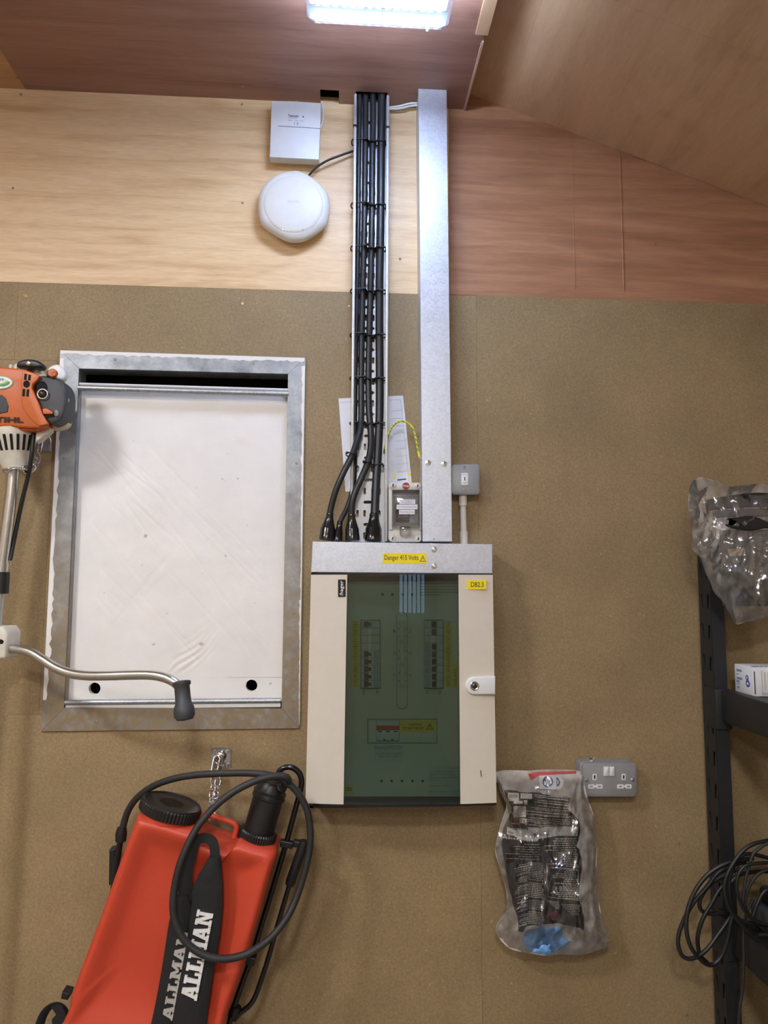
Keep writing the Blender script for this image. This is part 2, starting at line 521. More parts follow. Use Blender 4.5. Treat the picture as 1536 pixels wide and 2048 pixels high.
m_orange = plain('orange_plastic', (192, 94, 34), 0.45, 0, 0.04)
m_dgrey = plain('charcoal_plastic', (62, 63, 66), 0.55, 0, 0.05, bump=0.06, bscale=500)
m_tan = plain('stained_white_plastic', (196, 184, 158), 0.5, 0, 0.1)
m_offwhite = plain('off_white_casting', (206, 200, 184), 0.5, 0, 0.08)
m_redtank = plain('red_polyethylene', (196, 68, 42), 0.46, 0, 0.05, 6, bump=0.05, bscale=300)
m_strap = plain('black_webbing', (25, 25, 27), 0.75, 0, 0.12, 60, bump=0.25, bscale=300)
m_hose = plain('black_rubber_hose', (38, 38, 38), 0.55, 0, 0.15, 30, bump=0.1, bscale=100)
m_blue = plain('blue_nitrile', (116, 174, 236), 0.5, 0, 0.06, 40)
m_navy = plain('navy_ink', (48, 72, 120), 0.6)
m_green = plain('green_pvc', (60, 128, 70), 0.4)
m_leds = emit('led_row', (226, 240, 255), LED_STRENGTH)
m_ledgreen = emit('green_indicator', (30, 255, 150), 3.0)
m_led_g = emit('green_led', (90, 255, 120), 1.0)
m_led_o = emit('orange_led', (255, 170, 60), 1.0)
m_glassdb = film('smoked_green_acrylic', (0.565, 0.645, 0.605), 0.012, 1.5, 0.01, (0.3, 0.34, 0.32))
m_clear = film('clear_polycarbonate', (0.80, 0.80, 0.81), 0.05, 1.5, 0.04)
m_lens = film('lamp_lens', (0.82, 0.88, 1.0), 0.10, 1.5, 0.06, (0.7, 0.8, 1.0))
m_bag = film('polythene_bag', (0.99, 0.99, 0.99), 0.015, 1.5, 0.15, (0.95, 0.93, 0.93), 0.25, 90, 2.4)
m_lampbase = plain('lamp_tray_grey', (120, 140, 176), 0.5)
m_bagback = film('cloudy_polythene', (0.97, 0.97, 0.97), 0.48, 1.5, 0.2, (0.95, 0.93, 0.93), 0.3, 60, 1.5)
m_inner = plain('pan_assembly_paint', (206, 206, 192), 0.55, 0, 0.02)
m_breaker = plain('breaker_grey', (190, 200, 205), 0.45, 0, 0.03)
m_blank = plain('blank_module', (196, 200, 192), 0.5, 0, 0.03)

def earth_mat():
    m, t, b = nt('green_yellow_wire')
    tc = t.nodes.new('ShaderNodeTexCoord')
    n = t.nodes.new('ShaderNodeTexWave'); n.inputs['Scale'].default_value = 55; n.bands_direction = 'DIAGONAL'; n.inputs['Distortion'].default_value = 2
    rp = t.nodes.new('ShaderNodeValToRGB'); rp.color_ramp.interpolation = 'CONSTANT'
    rp.color_ramp.elements[0].color = lin((128, 164, 58))+(1,); rp.color_ramp.elements[1].color = lin((222, 208, 52))+(1,); rp.color_ramp.elements[1].position = 0.42
    t.links.new(tc.outputs['Object'], n.inputs['Vector']); t.links.new(n.outputs['Fac'], rp.inputs['Fac']); t.links.new(rp.outputs['Color'], b.inputs['Base Color'])
    b.inputs['Roughness'].default_value = 0.4
    return m
m_earth = earth_mat()

def hatch_paint():
    m, t, b = nt('white_painted_board')
    L = t.links.new
    tc = t.nodes.new('ShaderNodeTexCoord')
    n = t.nodes.new('ShaderNodeTexNoise'); n.inputs['Scale'].default_value = 7; n.inputs['Detail'].default_value = 6
    L(tc.outputs['Object'], n.inputs['Vector'])
    rp = t.nodes.new('ShaderNodeValToRGB')
    rp.color_ramp.elements[0].position = 0.3; rp.color_ramp.elements[0].color = lin((229, 226, 221))+(1,)
    rp.color_ramp.elements[1].position = 0.7; rp.color_ramp.elements[1].color = lin((238, 235, 230))+(1,)
    L(n.outputs['Fac'], rp.inputs['Fac'])
    n3 = t.nodes.new('ShaderNodeTexNoise'); n3.inputs['Scale'].default_value = 38; n3.inputs['Detail'].default_value = 1
    L(tc.outputs['Object'], n3.inputs['Vector'])
    mr = t.nodes.new('ShaderNodeMapRange'); mr.inputs[1].default_value = 0.76; mr.inputs[2].default_value = 0.80; mr.inputs[4].default_value = 0.5
    L(n3.outputs['Fac'], mr.inputs[0])
    mx = t.nodes.new('ShaderNodeMix'); mx.data_type = 'RGBA'; L(mr.outputs[0], mx.inputs[0]); L(rp.outputs['Color'], mx.inputs[6])
    mx.inputs[7].default_value = lin((120, 112, 100))+(1,)
    L(mx.outputs[2], b.inputs['Base Color'])
    b.inputs['Roughness'].default_value = 0.5
    n2 = t.nodes.new('ShaderNodeTexNoise'); n2.inputs['Scale'].default_value = 130; n2.inputs['Detail'].default_value = 6; n2.inputs['Roughness'].default_value = 0.7
    L(tc.outputs['Object'], n2.inputs['Vector'])
    bp = t.nodes.new('ShaderNodeBump'); bp.inputs['Strength'].default_value = 0.3; bp.inputs['Distance'].default_value = 0.0012
    L(n2.outputs['Fac'], bp.inputs['Height']); L(bp.outputs['Normal'], b.inputs['Normal'])
    return m
m_hatch = hatch_paint()

def worn_frame():
    """galvanised frame with brown grime that gathers on its lower half"""
    m, t, b = nt('worn_galvanised_frame')
    L = t.links.new
    tc = t.nodes.new('ShaderNodeTexCoord')
    n = t.nodes.new('ShaderNodeTexNoise'); n.inputs['Scale'].default_value = 14; n.inputs['Detail'].default_value = 7; n.inputs['Roughness'].default_value = 0.7
    L(tc.outputs['Object'], n.inputs['Vector'])
    rp = t.nodes.new('ShaderNodeValToRGB')
    rp.color_ramp.elements[0].position = 0.32; rp.color_ramp.elements[0].color = lin((120, 124, 128))+(1,)
    rp.color_ramp.elements[1].position = 0.68; rp.color_ramp.elements[1].color = lin((178, 182, 184))+(1,)
    L(n.outputs['Fac'], rp.inputs['Fac'])
    sx = t.nodes.new('ShaderNodeSeparateXYZ'); L(tc.outputs['Object'], sx.inputs[0])
    g = t.nodes.new('ShaderNodeMapRange'); g.inputs[1].default_value = 0.75; g.inputs[2].default_value = 0.15; g.inputs[3].default_value = 0.0; g.inputs[4].default_value = 0.95
    L(sx.outputs[2], g.inputs[0])
    n2 = t.nodes.new('ShaderNodeTexNoise'); n2.inputs['Scale'].default_value = 60; n2.inputs['Detail'].default_value = 6
    L(tc.outputs['Object'], n2.inputs['Vector'])
    mu = t.nodes.new('ShaderNodeMath'); mu.operation = 'MULTIPLY'; mu.use_clamp = True
    r2 = t.nodes.new('ShaderNodeMapRange'); r2.inputs[1].default_value = 0.12; r2.inputs[2].default_value = 0.6
    L(n2.outputs['Fac'], r2.inputs[0]); L(g.outputs[0], mu.inputs[0]); L(r2.outputs[0], mu.inputs[1])
    mx = t.nodes.new('ShaderNodeMix'); mx.data_type = 'RGBA'
    L(mu.outputs[0], mx.inputs[0]); L(rp.outputs['Color'], mx.inputs[6]); mx.inputs[7].default_value = lin((150, 132, 102))+(1,)
    L(mx.outputs[2], b.inputs['Base Color'])
    b.inputs['Metallic'].default_value = 0.55; b.inputs['Roughness'].default_value = 0.5
    return m
m_frame = worn_frame()

# shared little meshes
def proto(mb, mat, smooth=40):
    o = mb.build('proto', mat, None, smooth)
    me = o.data
    off = ORG[o.name]
    for v in me.vertices: v.co = v.co+off
    bpy.data.objects.remove(o)
    return me
me_screw = proto(MB().lathe([(0.0036, 0), (0.0036, 0.0007), (0.0026, 0.0012), (0.0014, 0.0006)], (0, 0, 0), (0, -1, 0), 10), m_screw)
me_screwb = proto(MB().lathe([(0.0040, 0), (0.0040, 0.0007), (0.0028, 0.0012), (0.0014, 0.0004)], (0, 0, 0), (0, -1, 0), 10), m_brass)
me_pan = proto(MB().lathe([(0.0055, 0), (0.0055, 0.0015), (0.004, 0.003), (0.0012, 0.0032)], (0, 0, 0), (0, -1, 0), 14), m_zinc)
me_hex = proto(MB().lathe([(0.0085, 0), (0.0085, 0.0012), (0.0064, 0.0014), (0.0064, 0.005), (0.003, 0.0055), (0.0028, 0.004)], (0, 0, 0), (0, -1, 0), 6), m_zinc, 20)

# ------------------------------------------------------------------ the room
XL, XR = -2.5, 1.55
YB = -5.6
zc = P(300, 188, 0).z                   # flat ceiling height at the wall
zj = (P(40, 564, 0).z+P(1536, 610, 0).z+P(700, 583, 0).z)/3   # joint plywood / fibreboard
slA, slB = P(945, 188, 0), P(1536, 411, 0)
sl = (slB.z-slA.z)/(slB.x-slA.x)
def slope_z(x): return slA.z+(x-slA.x)*sl
x_end = P(928, 216, 0).x                # right end of the flat ceiling
x_ridge = x_end-0.25
G = 0.0003
# hatch opening (in the wall)
hx0, hx1 = P(124, 1100, 0).x, P(586, 1100, 0).x
hz1, hz0 = P(366, 734, 0).z, P(345, 1424, 0).z

wb = MB()
wb.box(XL, hx0, 0.016, 0.12, 0, zj+1.4)
wb.box(hx1, XR, 0.016, 0.12, 0, zj+1.4)
wb.box(hx0, hx1, 0.016, 0.12, 0, hz0)
wb.box(hx0, hx1, 0.016, 0.12, hz1, zj+1.4)
wall = tag(wb.build('wall_back', m_backing), 'gable wall clad in plywood above and brown fibreboard below', None, None, 'structure')

xs0, xs1 = P(33, 640, 0).x, P(960, 1500, 0).x
z720, z1428 = P(60, 720, 0).z, P(60, 1429, 0).z
def panel(mat, boxes, name='fibreboard_panel', y0=0.0):
    b = MB()
    for (x0, x1, z0, z1) in boxes: b.box(x0, x1, y0, 0.016, z0, z1)
    return b.build(name, mat, wall)
pn_a = panel(m_mdf2, [(XL, xs0-G, z720+G, zj)])
hxm = P(105, 900, 0).x
pn_b = panel(m_mdf, [(xs0+G, hx0, z720+G, zj), (hxm+G, hx0, z1428+G, z720+G), (hx0, hx1, hz1, zj), (hx0, hx1, z1428+G, hz0) if hz0 > z1428 else (hx1, hx1+.001, z1428+G, zj), (hx1, xs1-G, z1428+G, zj)])
pn_c = panel(m_mdf2, [(XL, hxm-G, z1428+G, z720-G)])
if hz0 > z1428:
    pn_d = panel(m_mdf, [(XL, xs1-G, 0, z1428-G)])
else:
    pn_d = panel(m_mdf, [(XL, hx0, 0, z1428-G), (hx0, hx1, 0, hz0), (hx1, xs1-G, 0, z1428-G)])
pn_e = panel(m_mdf2, [(xs1+G, XR, 0, zj+0.002)])
x_pl = P(899, 400, 0).x
x_pr = P(1245, 450, 0).x
pp1 = panel(m_plyL, [(XL, x_pl-G, zj+0.001, zc+0.02)], 'plywood_panel', 0.005)
b = MB(); b.poly([(x_pl+G, zj+0.003), (x_pr-G, zj+0.003), (x_pr-G, slope_z(x_pr)+0.02), (x_pl+G, slope_z(x_pl)+0.02)], -0.004, -0.016)
pp2 = b.build('plywood_panel', m_plyR, wall)
b = MB(); b.poly([(x_pr+G, zj+0.003), (XR, zj+0.003), (XR, slope_z(XR)+0.02), (x_pr+G, slope_z(x_pr)+0.02)], -0.0055, -0.016)
pp3 = b.build('plywood_panel', m_plyR, wall)

zr = slope_z(x_pr)
for xr_, zt_, pn_, w_ in ((x_pr, slope_z(x_pr)-0.01, pp3, 0.0022), (P(1148, 450, 0).x, slope_z(P(1148, 450, 0).x)-0.01, pp2, 0.0012)):
    MB().rbox(xr_-w_, xr_+w_, 0.0025, 0.010, zj+0.03, zt_, 0.0008, 1).build('veneer_ridge', m_plyR, pn_)
for (x, y, pnl, me) in [(52, 592, pn_b, me_screwb), (24, 590, pn_a, me_screw), (267, 597, pn_b, me_screw), (485, 607, pn_b, me_screwb), (698, 612, pn_b, me_screwb),
        (998, 617, pn_e, me_screw), (1215, 628, pn_e, me_screw), (1376, 630, pn_e, me_screw), (1187, 1426, pn_e, me_screw), (1410, 1424, pn_e, me_screw),
        (983, 1656, pn_e, me_screw), (1187, 1680, pn_e, me_screw), (986, 1900, pn_e, me_screw), (1358, 1686, pn_e, me_screw), (1374, 2030, pn_e, me_screw),
        (12, 1430, pn_d, me_screw), (22, 1128, pn_c, me_screw), (952, 1901, pn_d, me_screw), (967, 1152, pn_e, me_screw), (1504, 632, pn_e, me_screw), (640, 1440, pn_d, me_screw)]:
    inst('screw', me, P(x, y, 0.0), pnl)
for (x, y, pnl) in [(42, 189, pp1), (484, 209, pp1), (26, 376, pp1), (485, 406, pp1), (800, 518, pp1), (914, 392, pp2), (1323, 340, pp3), (1310, 487, pp3), (1032, 175, pp2)]:
    inst('screw', me_screw, P(x, y, -0.0045), pnl)

# ceiling: flat strip with notches for the cables, then the slope on the right
nx0, nx1 = P(711, 200, 0).x, P(773, 200, 0).x
n2x0, n2x1 = P(641, 196, 0).x, P(678, 196, 0).x
ND = 0.052
zt = zc+0.012
ceil = tag(MB().box(XL, x_end-0.02, YB, 0.12, zc+0.10, zc+0.12).build('ceiling', m_backing), 'plywood ceiling, flat strip and slope', None, None, 'structure')
sx0 = P(50, 172, 0).x
b = MB()
b.box(sx0+G, n2x0, -ND, 0.004, zc, zt); b.box(n2x1, nx0, -ND, 0.004, zc, zt); b.box(nx1, x_end, -ND, 0.004, zc, zt)
b.box(sx0+G, x_end, -0.56, -ND, zc, zt)
cp1 = b.build('ceiling_panel', m_plyC, ceil)
MB().box(XL, sx0-G, -2.4, 0.004, zc, zt).build('ceiling_panel', m_plyC2, ceil)
MB().box(sx0+G, x_end, -2.4, -0.56-G, zc, zt).build('ceiling_panel', m_plyC, ceil)
MB().box(XL, x_end, YB, -2.4-G, zc, zt).build('ceiling_panel', m_plyC2, ceil)
MB().box(x_end-0.001, x_end+0.005, -0.265, 0.004, zc-0.004, zc+0.14).build('edge_strip', m_plyedge, ceil)
MB().box(x_end-0.022, x_end+0.010, -2.4, -0.29, zc-0.006, zc+0.10).build('edge_strip', m_plyS, ceil)
for (x, y) in [(52, 156), (34, 156), (485, 173)]:
    q = PZ(x, y, zc); inst('screw', me_screw, (q.x, q.y, zc), ceil, (math.radians(90), 0, 0))
seam = P(1010, 204, 0).x
for (xa, xb, ya, yb) in [(x_ridge, seam-G, YB, 0.004), (seam+G, XR, -1.22, 0.004), (seam+G, XR, YB, -1.22-2*G)]:
    b = MB()
    b.rings([[(xa, y, slope_z(xa)), (xb, y, slope_z(xb)), (xb, y, slope_z(xb)+0.014), (xa, y, slope_z(xa)+0.014)] for y in (ya, yb)])
    b.build('ceiling_panel', m_plyS, ceil)
MB().rings([[(xa, y, slope_z(xa)-0.0012), (xa, y, slope_z(xa)+0.003), (XR, y, slope_z(XR)+0.003), (XR, y, slope_z(XR)-0.0012)] for xa in (seam+0.01,) for y in (-0.455, -0.452)]).build('veneer_ridge', m_plyS, ceil)
# other sides of the room
tag(MB().box(XL-0.1, XL, YB, 0.12, 0, zc+0.12).build('wall_left', m_roomwall), 'plain wall on the left of the room', None, None, 'structure')
tag(MB().box(XR, XR+0.1, YB, 0.12, 0, zc+0.12).build('wall_right', m_roomwall), 'plain wall behind the shelving on the right', None, None, 'structure')
wx0, wx1, wz0, wz1 = 0.56, 1.26, 1.24, 2.02
b = MB()
b.box(XL, wx0, YB-0.1, YB, 0, zc+0.12); b.box(wx1, XR, YB-0.1, YB, 0, zc+0.12)
b.box(wx0, wx1, YB-0.1, YB, 0, wz0); b.box(wx0, wx1, YB-0.1, YB, wz1, zc+0.12)
tag(b.build('wall_front', m_roomwall), 'plain wall at the far end behind the viewer', None, None, 'structure')
tag(MB().box(XL, XR, YB, 0.12, -0.1, 0).build('floor', m_concrete), 'grey concrete floor', None, None, 'structure')
win = tag(MB().box(wx0, wx1, YB-0.06, YB-0.05, wz0, wz1).build('window_1', emit('daylight_pane', (176, 206, 255), WINDOW_STRENGTH)), 'window with vertical bars at the far end', None, None, 'structure')
for k in range(7):
    x = wx0+(wx1-wx0)*k/6
    MB().box(x-0.012, x+0.012, YB-0.05, YB-0.01, wz0, wz1).build('window_bar', m_blackgloss, win)

# ------------------------------------------------------------------ ceiling lamps
def bulkhead(x0, x1, y0, y1, z, label, strong, power=0):
    """y0 = wall side (nearer the gable), y1 = room side; z = ceiling"""
    t = thing('ceiling_light', ((x0+x1)/2, (y0+y1)/2, z), label, 'ceiling light', 'bulkhead ceiling lights')
    hz = 0.07
    MB().rbox(x0+0.008, x1-0.008, y1+0.008, y0-0.008, z-0.022, z, 0.006).build('base_tray', m_lampbase, t, 40)
    b = MB()
    zz = z-0.016
    def ring(i, zz_): return [(p[0], p[1], zz_) for p in rr(x0+i, y1+i, x1-i, y0-i, 0.018)]
    def rr(a, c, b_, d_, r):
        return rrect(a, c, b_, d_, r, 4)
    b.rings([ring(0.0, zz), ring(0.0, z-0.05), ring(0.005, z-0.064), ring(0.016, z-hz)], False, True)
    b.build('lens', m_lens, t, 50)
    # ribs of the prismatic lens at its wall side
    for k in range(7):
        yy = y0-0.012-k*0.0065
        MB().box(x0+0.022, x1-0.022, yy-0.0012, yy+0.0012, z-hz-0.0008, z-hz+0.0006).build('lens_rib', m_lens, t)
    n = 15
    for k in range(n):
        x = x0+0.03+(x1-x0-0.06)*k/(n-1)
        MB().box(x-0.0045, x+0.0045, y1+0.03, y0-0.040, z-0.050, z-0.042).build('led_row', m_leds, t)
    MB().lathe([(0.003, 0), (0.003, 0.004), (0.001, 0.006)], (x1-0.055, y0-0.006, z-hz+0.004), (0, 0, -1), 10).build('indicator', m_ledgreen, t, 60)
    if power:
        la = bpy.data.lights.new('lamp_light', 'AREA'); la.shape = 'RECTANGLE'
        la.size = x1-x0; la.size_y = abs(y0-y1); la.energy = power; la.color = (1.0, 0.95, 0.88)
        lo = bpy.data.objects.new('lamp_light', la); C.objects.link(lo); lo.parent = t
        lo.location = (0, 0, -hz-0.01)
    return t
zl = zc-0.07
la_, lb_ = PZ(621, 52, zl), PZ(889, 67, zl)
ylight = (la_.y+lb_.y)/2
bulkhead(la_.x-0.012, lb_.x+0.012, ylight, ylight-0.30, zc, 'glowing clear bulkhead light fixed to the dark plywood ceiling', True)
bulkhead(-1.62, -1.28, -1.55, -1.85, zc, 'bulkhead light on the ceiling out of frame to the left of the viewer', False, LAMP_ROOM*0.75)
bulkhead(-0.3, 0.04, -2.75, -3.05, zc, 'bulkhead light on the ceiling out of frame just behind the viewer', False, LAMP_ROOM)
bulkhead(-1.62, -1.28, -3.75, -4.05, zc, 'bulkhead light on the ceiling far behind the viewer on the left', False, LAMP_ROOM*0.6)
bulkhead(-0.3, 0.04, -4.55, -4.85, zc, 'bulkhead light on the ceiling near the far window', False, LAMP_ROOM*0.6)

# ------------------------------------------------------------------ access hatch
ht = thing('wall_hatch', (P(345, 1460, 0).x, 0, P(345, 1460, 0).z), 'white painted hatch panel in a worn galvanised steel frame', 'hatch')
O4 = [(120, 700), (611, 715), (598, 1457), (82, 1463)]
I4 = [(158, 737), (576, 748), (563, 1417), (128, 1416)]
for k in range(4):
    j = (k+1) % 4
    MB().slab([O4[k], O4[j], I4[j], I4[k]], 0.007, 0.0, 0.0006, 1).build('frame_side', m_frame, ht)
# returns of the angle frame into the opening
for k in range(4):
    j = (k+1) % 4
    a, c = P(*I4[k], 0.007), P(*I4[j], 0.007)
    cx, cz = P(356, 1080, 0.007).x, P(356, 1080, 0.007).z
    def mv(p, e): 
        return (p.x+(cx-p.x)*e, p.z+(cz-p.z)*e)
    a2, c2 = mv(a, -0.006), mv(c, -0.006)
    MB().rings([[(a.x, y, a.z), (c.x, y, c.z), (c2[0], y, c2[1]), (a2[0], y, a2[1])] for y in (-0.0065, 0.05)]).build('frame_return', m_frame, ht)
# jagged white paint left along the outer edges
random.seed(3)
def paint_strip(p0, p1, inward, w0, w1, n=70):
    a, c = P(*p0, 0.0072), P(*p1, 0.0072)
    top = []; low = []
    for i in range(n+1):
        t = i/n
        q = a.lerp(c, t)
        w = (w0+(w1-w0)*t)*(0.55+0.9*abs(noise.noise(Vector((q.x*40, q.z*40, 3.3))))+0.25*random.random())
        top.append((q.x, q.z)); low.append((q.x+inward[0]*w, q.z+inward[1]*w))
    MB().poly(top+low[::-1], 0.0078, 0.0071).build('paint_residue', m_hatch, ht)
paint_strip((121, 701), (609, 716), (0, -1), 0.010, 0.012)
paint_strip((120.5, 716), (86, 1400), (1, 0), 0.010, 0.013)
paint_strip((610, 732), (603, 1200), (-1, 0), 0.010, 0.003)
paint_strip((603, 1200), (599, 1450), (-1, 0), 0.006, 0.002)
for (x, y) in [(230, 719), (507, 728), (127, 916), (110, 1225), (593, 927), (587, 1227), (193, 1444), (485, 1441)]:
    inst('screw', me_screw, P(x, y, 0.007), ht)
# cavity behind the panel
b = MB()
for (x0, x1, y0, y1, z0, z1) in [(hx0, hx0+0.004, 0.045, 0.118, hz0, hz1), (hx1-0.004, hx1, 0.045, 0.118, hz0, hz1), (hx0, hx1, 0.114, 0.118, hz0, hz1),
                                 (hx0, hx1, 0.045, 0.114, hz1-0.004, hz1), (hx0, hx1, 0.045, 0.114, hz0, hz0+0.004)]:
    b.box(x0, x1, y0, y1, z0, z1)
b.build('cavity', m_hole, ht)
# the panel: a slightly wavy board with two finger holes near its foot
pd = -0.022
Q = [P(150, 782, pd), P(577, 792, pd), P(565, 1402, pd), P(124, 1406, pd)]
def hp(u, v):
    a = Q[0].lerp(Q[1], u); c = Q[3].lerp(Q[2], u)
    return a.lerp(c, v)
scr = []
random.seed(11)
for i in range(64):
    u, v = random.uniform(0.15, 0.8), random.uniform(0.25, 0.8)
    a = random.choice([0.9, -0.95, 0.8, -0.75])+random.uniform(-0.15, 0.15)
    scr.append((u, v, math.cos(a), math.sin(a), random.uniform(0.05, 0.2), random.uniform(0.0003, 0.0008)))
def wav(p, u, v):
    h = 0.0016*noise.noise(Vector((p.x*7, 0, p.z*7)))+0.0008*noise.noise(Vector((p.x*30, 5, p.z*30)))
    for (su, sv, ca, sa, ln, dp) in scr:
        du, dv = (u-su)*0.68, (v-sv)
        al = du*ca+dv*sa; ac = -du*sa+dv*ca
        if abs(al) < ln and abs(ac) < 0.02:
            h -= dp*math.exp(-(ac/0.0026)**2)*(1-(al/ln)**2)
    # crumpled place near the lower edge
    du, dv = u-0.52, v-0.90
    al = du*0.83-dv*0.56; ac = du*0.56+dv*0.83
    g = math.exp(-(al/0.17)**2-(ac/0.045)**2)
    h += g*0.0015*math.sin(ac*300+6*noise.noise(Vector((u*9, v*9, 0))))
    return h
nu, nv = 150, 220
vhole = 0.925
b = MB(); vs = []; fs = []
for j in range(nv+1):
    for i in range(nu+1):
        u, v = i/nu, j/nv*vhole
        p = hp(u, v)
        e = min(u, 1-u, v)*12; e2 = min(1.0, max(0.0, e))*min(1.0, (vhole-v)*25)
        vs.append((p.x, p.y-wav(p, u, v)*e2, p.z))
for j in range(nv):
    for i in range(nu):
        k = j*(nu+1)+i
        fs.append((k, k+1, k+nu+2, k+nu+1))
b.add(vs, fs)
pa = b.build('hatch_board', m_hatch, ht, 60)
# foot of the board with the two holes
b = MB()
hl, hr = P(189, 1377, pd), P(503, 1371, pd)
A, B_ = hp(0, vhole), hp(1, vhole)
Cc, Dd = hp(1, 1), hp(0, 1)
ztop, zbot = min(A.z, B_.z), (Cc.z+Dd.z)/2
hr_ = 0.0155
cells = []
xl, xr = hp(0, 0.96).x, hp(1, 0.96).x
ztop = (A.z+B_.z)/2
hz_ = zbot+(ztop-zbot)*0.42
for x0, x1, cx in [(xl, hl.x-0.03, None), (hl.x-0.03, hl.x+0.03, hl), (hl.x+0.03, hr.x-0.03, None), (hr.x-0.03, hr.x+0.03, hr), (hr.x+0.03, xr, None)]:
    h = None
    if cx is not None:
        cz = min(max(cx.z, zbot+hr_+0.003), ztop-hr_-0.003)
        h = [(cx.x+hr_*math.cos(2*math.pi*k/24), cz+hr_*math.sin(2*math.pi*k/24)) for k in range(24)]
    cells.append((x0, x1, zbot, ztop, h))
b.holed((0, -pd, 0), (1, 0, 0), (0, 0, 1), (0, -1, 0), cells, 0.016)
b.build('board_foot', m_hatch, ht)
# rails above and below
a, c = P(157, 776, 0.002), P(578, 788, 0.002)
MB().tube([a, c], 0.0085, 12).build('top_rail', m_galv, ht, 40)
a, c = P(159, 768, 0.004), P(577, 780, 0.004)
MB().tube([a, c], 0.004, 8).build('top_bead', m_white, ht, 40)
a, c = P(128, 1405, 0.0), P(562, 1401, 0.0)
MB().tube([a, c], 0.007, 12).build('bottom_rail', m_galv, ht, 40)
MB().slab([(131, 1410), (561, 1406), (561, 1414), (131, 1418)], 0.001, -0.02).build('sill_strip', m_white, ht)

# ------------------------------------------------------------------ alarm box, access point
ab = thing('alarm_box', (P(590, 326, 0).x, 0, P(590, 326, 0).z), 'white rectangular alarm expander box under the ceiling notch', 'alarm box')
MB().slab([(547, 206), (636, 211), (633, 320), (545, 316)], 0.02, -0.005).build('back_box', m_white, ab)
crv = [(543, 202)]+[(543+99*k/8, 202+6*k/8-3*math.sin(math.pi*k/8)) for k in range(1, 8)]+[(642, 208), (638, 319), (539, 314)]
MB().slab(crv, 0.038, 0.012, 0.003, 2).build('cover', m_white, ab, 40)
MB().slab([(556, 251.2), (640, 256.2), (640, 257.4), (556, 252.4)], 0.0385, 0.037).build('groove', m_inkgrey, ab)
MB().slab([(573, 226), (610, 228.5), (609, 252), (572, 249)], 0.0386, 0.0375).build('rating_label', m_paper, ab)
text('Texecom', (576, 229, 597, 234.5), 0.0387, m_ink, ab, bold=0.02)
text('Premier 8XP', (576, 235, 594, 237.5), 0.0387, m_inkgrey, ab)
text('Zone   Addr   Exp', (576, 240, 606, 243), 0.0387, m_inkgrey, ab)
text('1.5', (588.5, 245, 597, 250), 0.0387, m_ink, ab)
MB().slab(circ(606.5, 233.5, 1.4, n=10), 0.0389, 0.0385).build('printed_dot', m_ink, ab)
for (x, y) in [(592.5, 206.5), (588.5, 308.5)]:
    MB().lathe([(0.006, 0), (0.006, 0.0008), (0.0045, 0.0012), (0.0045, 0.0004)], P(x, y, 0.0378), (0, -1, 0), 14).build('screw_cap', m_white, ab, 40)
tag(MB().tube(catmull([P(643, 203, 0.01), P(646, 218, 0.012), P(647, 235, 0.014), P(644, 248, 0.015), P(638, 258, 0.015)], 6), 0.0028, 8).build('alarm_cable', m_white, None, 60),
    'thin white cable dropping beside the white alarm box', 'cable')

ap = thing('wireless_access_point', (P(588, 485, 0).x, 0, P(588, 485, 0).z), 'round white wireless access point on the pale plywood', 'access point')
apx = [(587, 343), (564, 347), (546, 355), (523, 377), (516, 407), (518, 434), (525, 452), (550, 471), (571, 482), (588, 485), (614, 480), (649, 456), (657, 437), (660, 412), (655, 387), (643, 371), (618, 352), (601, 344)]
apx = smooth2(apx, 4)
base = [P(x, y, 0.025) for x, y in apx]
cx, cz = sum(p.x for p in base)/len(base), sum(p.z for p in base)/len(base)
b = MB()
prof = [(0.80, 0.0), (0.86, 0.008), (0.97, 0.016), (1.0, 0.024), (0.985, 0.030), (0.93, 0.036), (0.86, 0.040), (0.80, 0.0415)]
b.rings([[(cx+(p.x-cx)*k, -d+0.005 if d == 0 else -d, cz+(p.z-cz)*k) for p in base] for k, d in prof])
b.build('shell', m_apwhite, ap, 50)
cc = P(587, 409, 0.04)
rc = (P(647, 409, 0.04)-P(527, 409, 0.04)).length/2
MB().lathe([(rc, -0.004), (rc, 0.0010), (rc-0.0012, 0.0020), (rc*0.9, 0.0042), (rc*0.6, 0.0066), (rc*0.3, 0.0078), (0.001, 0.0082)], cc, (0, -1, 0), 64).build('cover', m_apwhite, ap, 50)
text('ZyXEL', (574, 400.5, 600.5, 406.5), 0.0483, plain('pale_grey_ink', (196, 196, 196), 0.5), ap, bold=0.01)
for k, (x, mt) in enumerate([(566, m_led_g), (571.5, m_led_g), (577.5, m_led_o), (583.5, m_led_o), (591.5, m_led_g), (599.5, m_ink), (605.5, m_ink)]):
    y = 457.5+(1.3 if 1 < k < 5 else 0)
    MB().slab([(x-0.9, y-2.6), (x+0.9, y-2.6), (x+0.9, y+2.6), (x-0.9, y+2.6)], 0.0432, 0.040).build('status_light', mt, ap)
MB().tube(catmull([P(612, 358, 0.012), P(620, 348, 0.014), P(634, 334, 0.016), P(655, 321, 0.018), P(680, 311, 0.016), P(704, 303, 0.012), P(716, 300, 0.010)], 6), 0.0032, 8).build('data_cable', m_black, ap, 60)

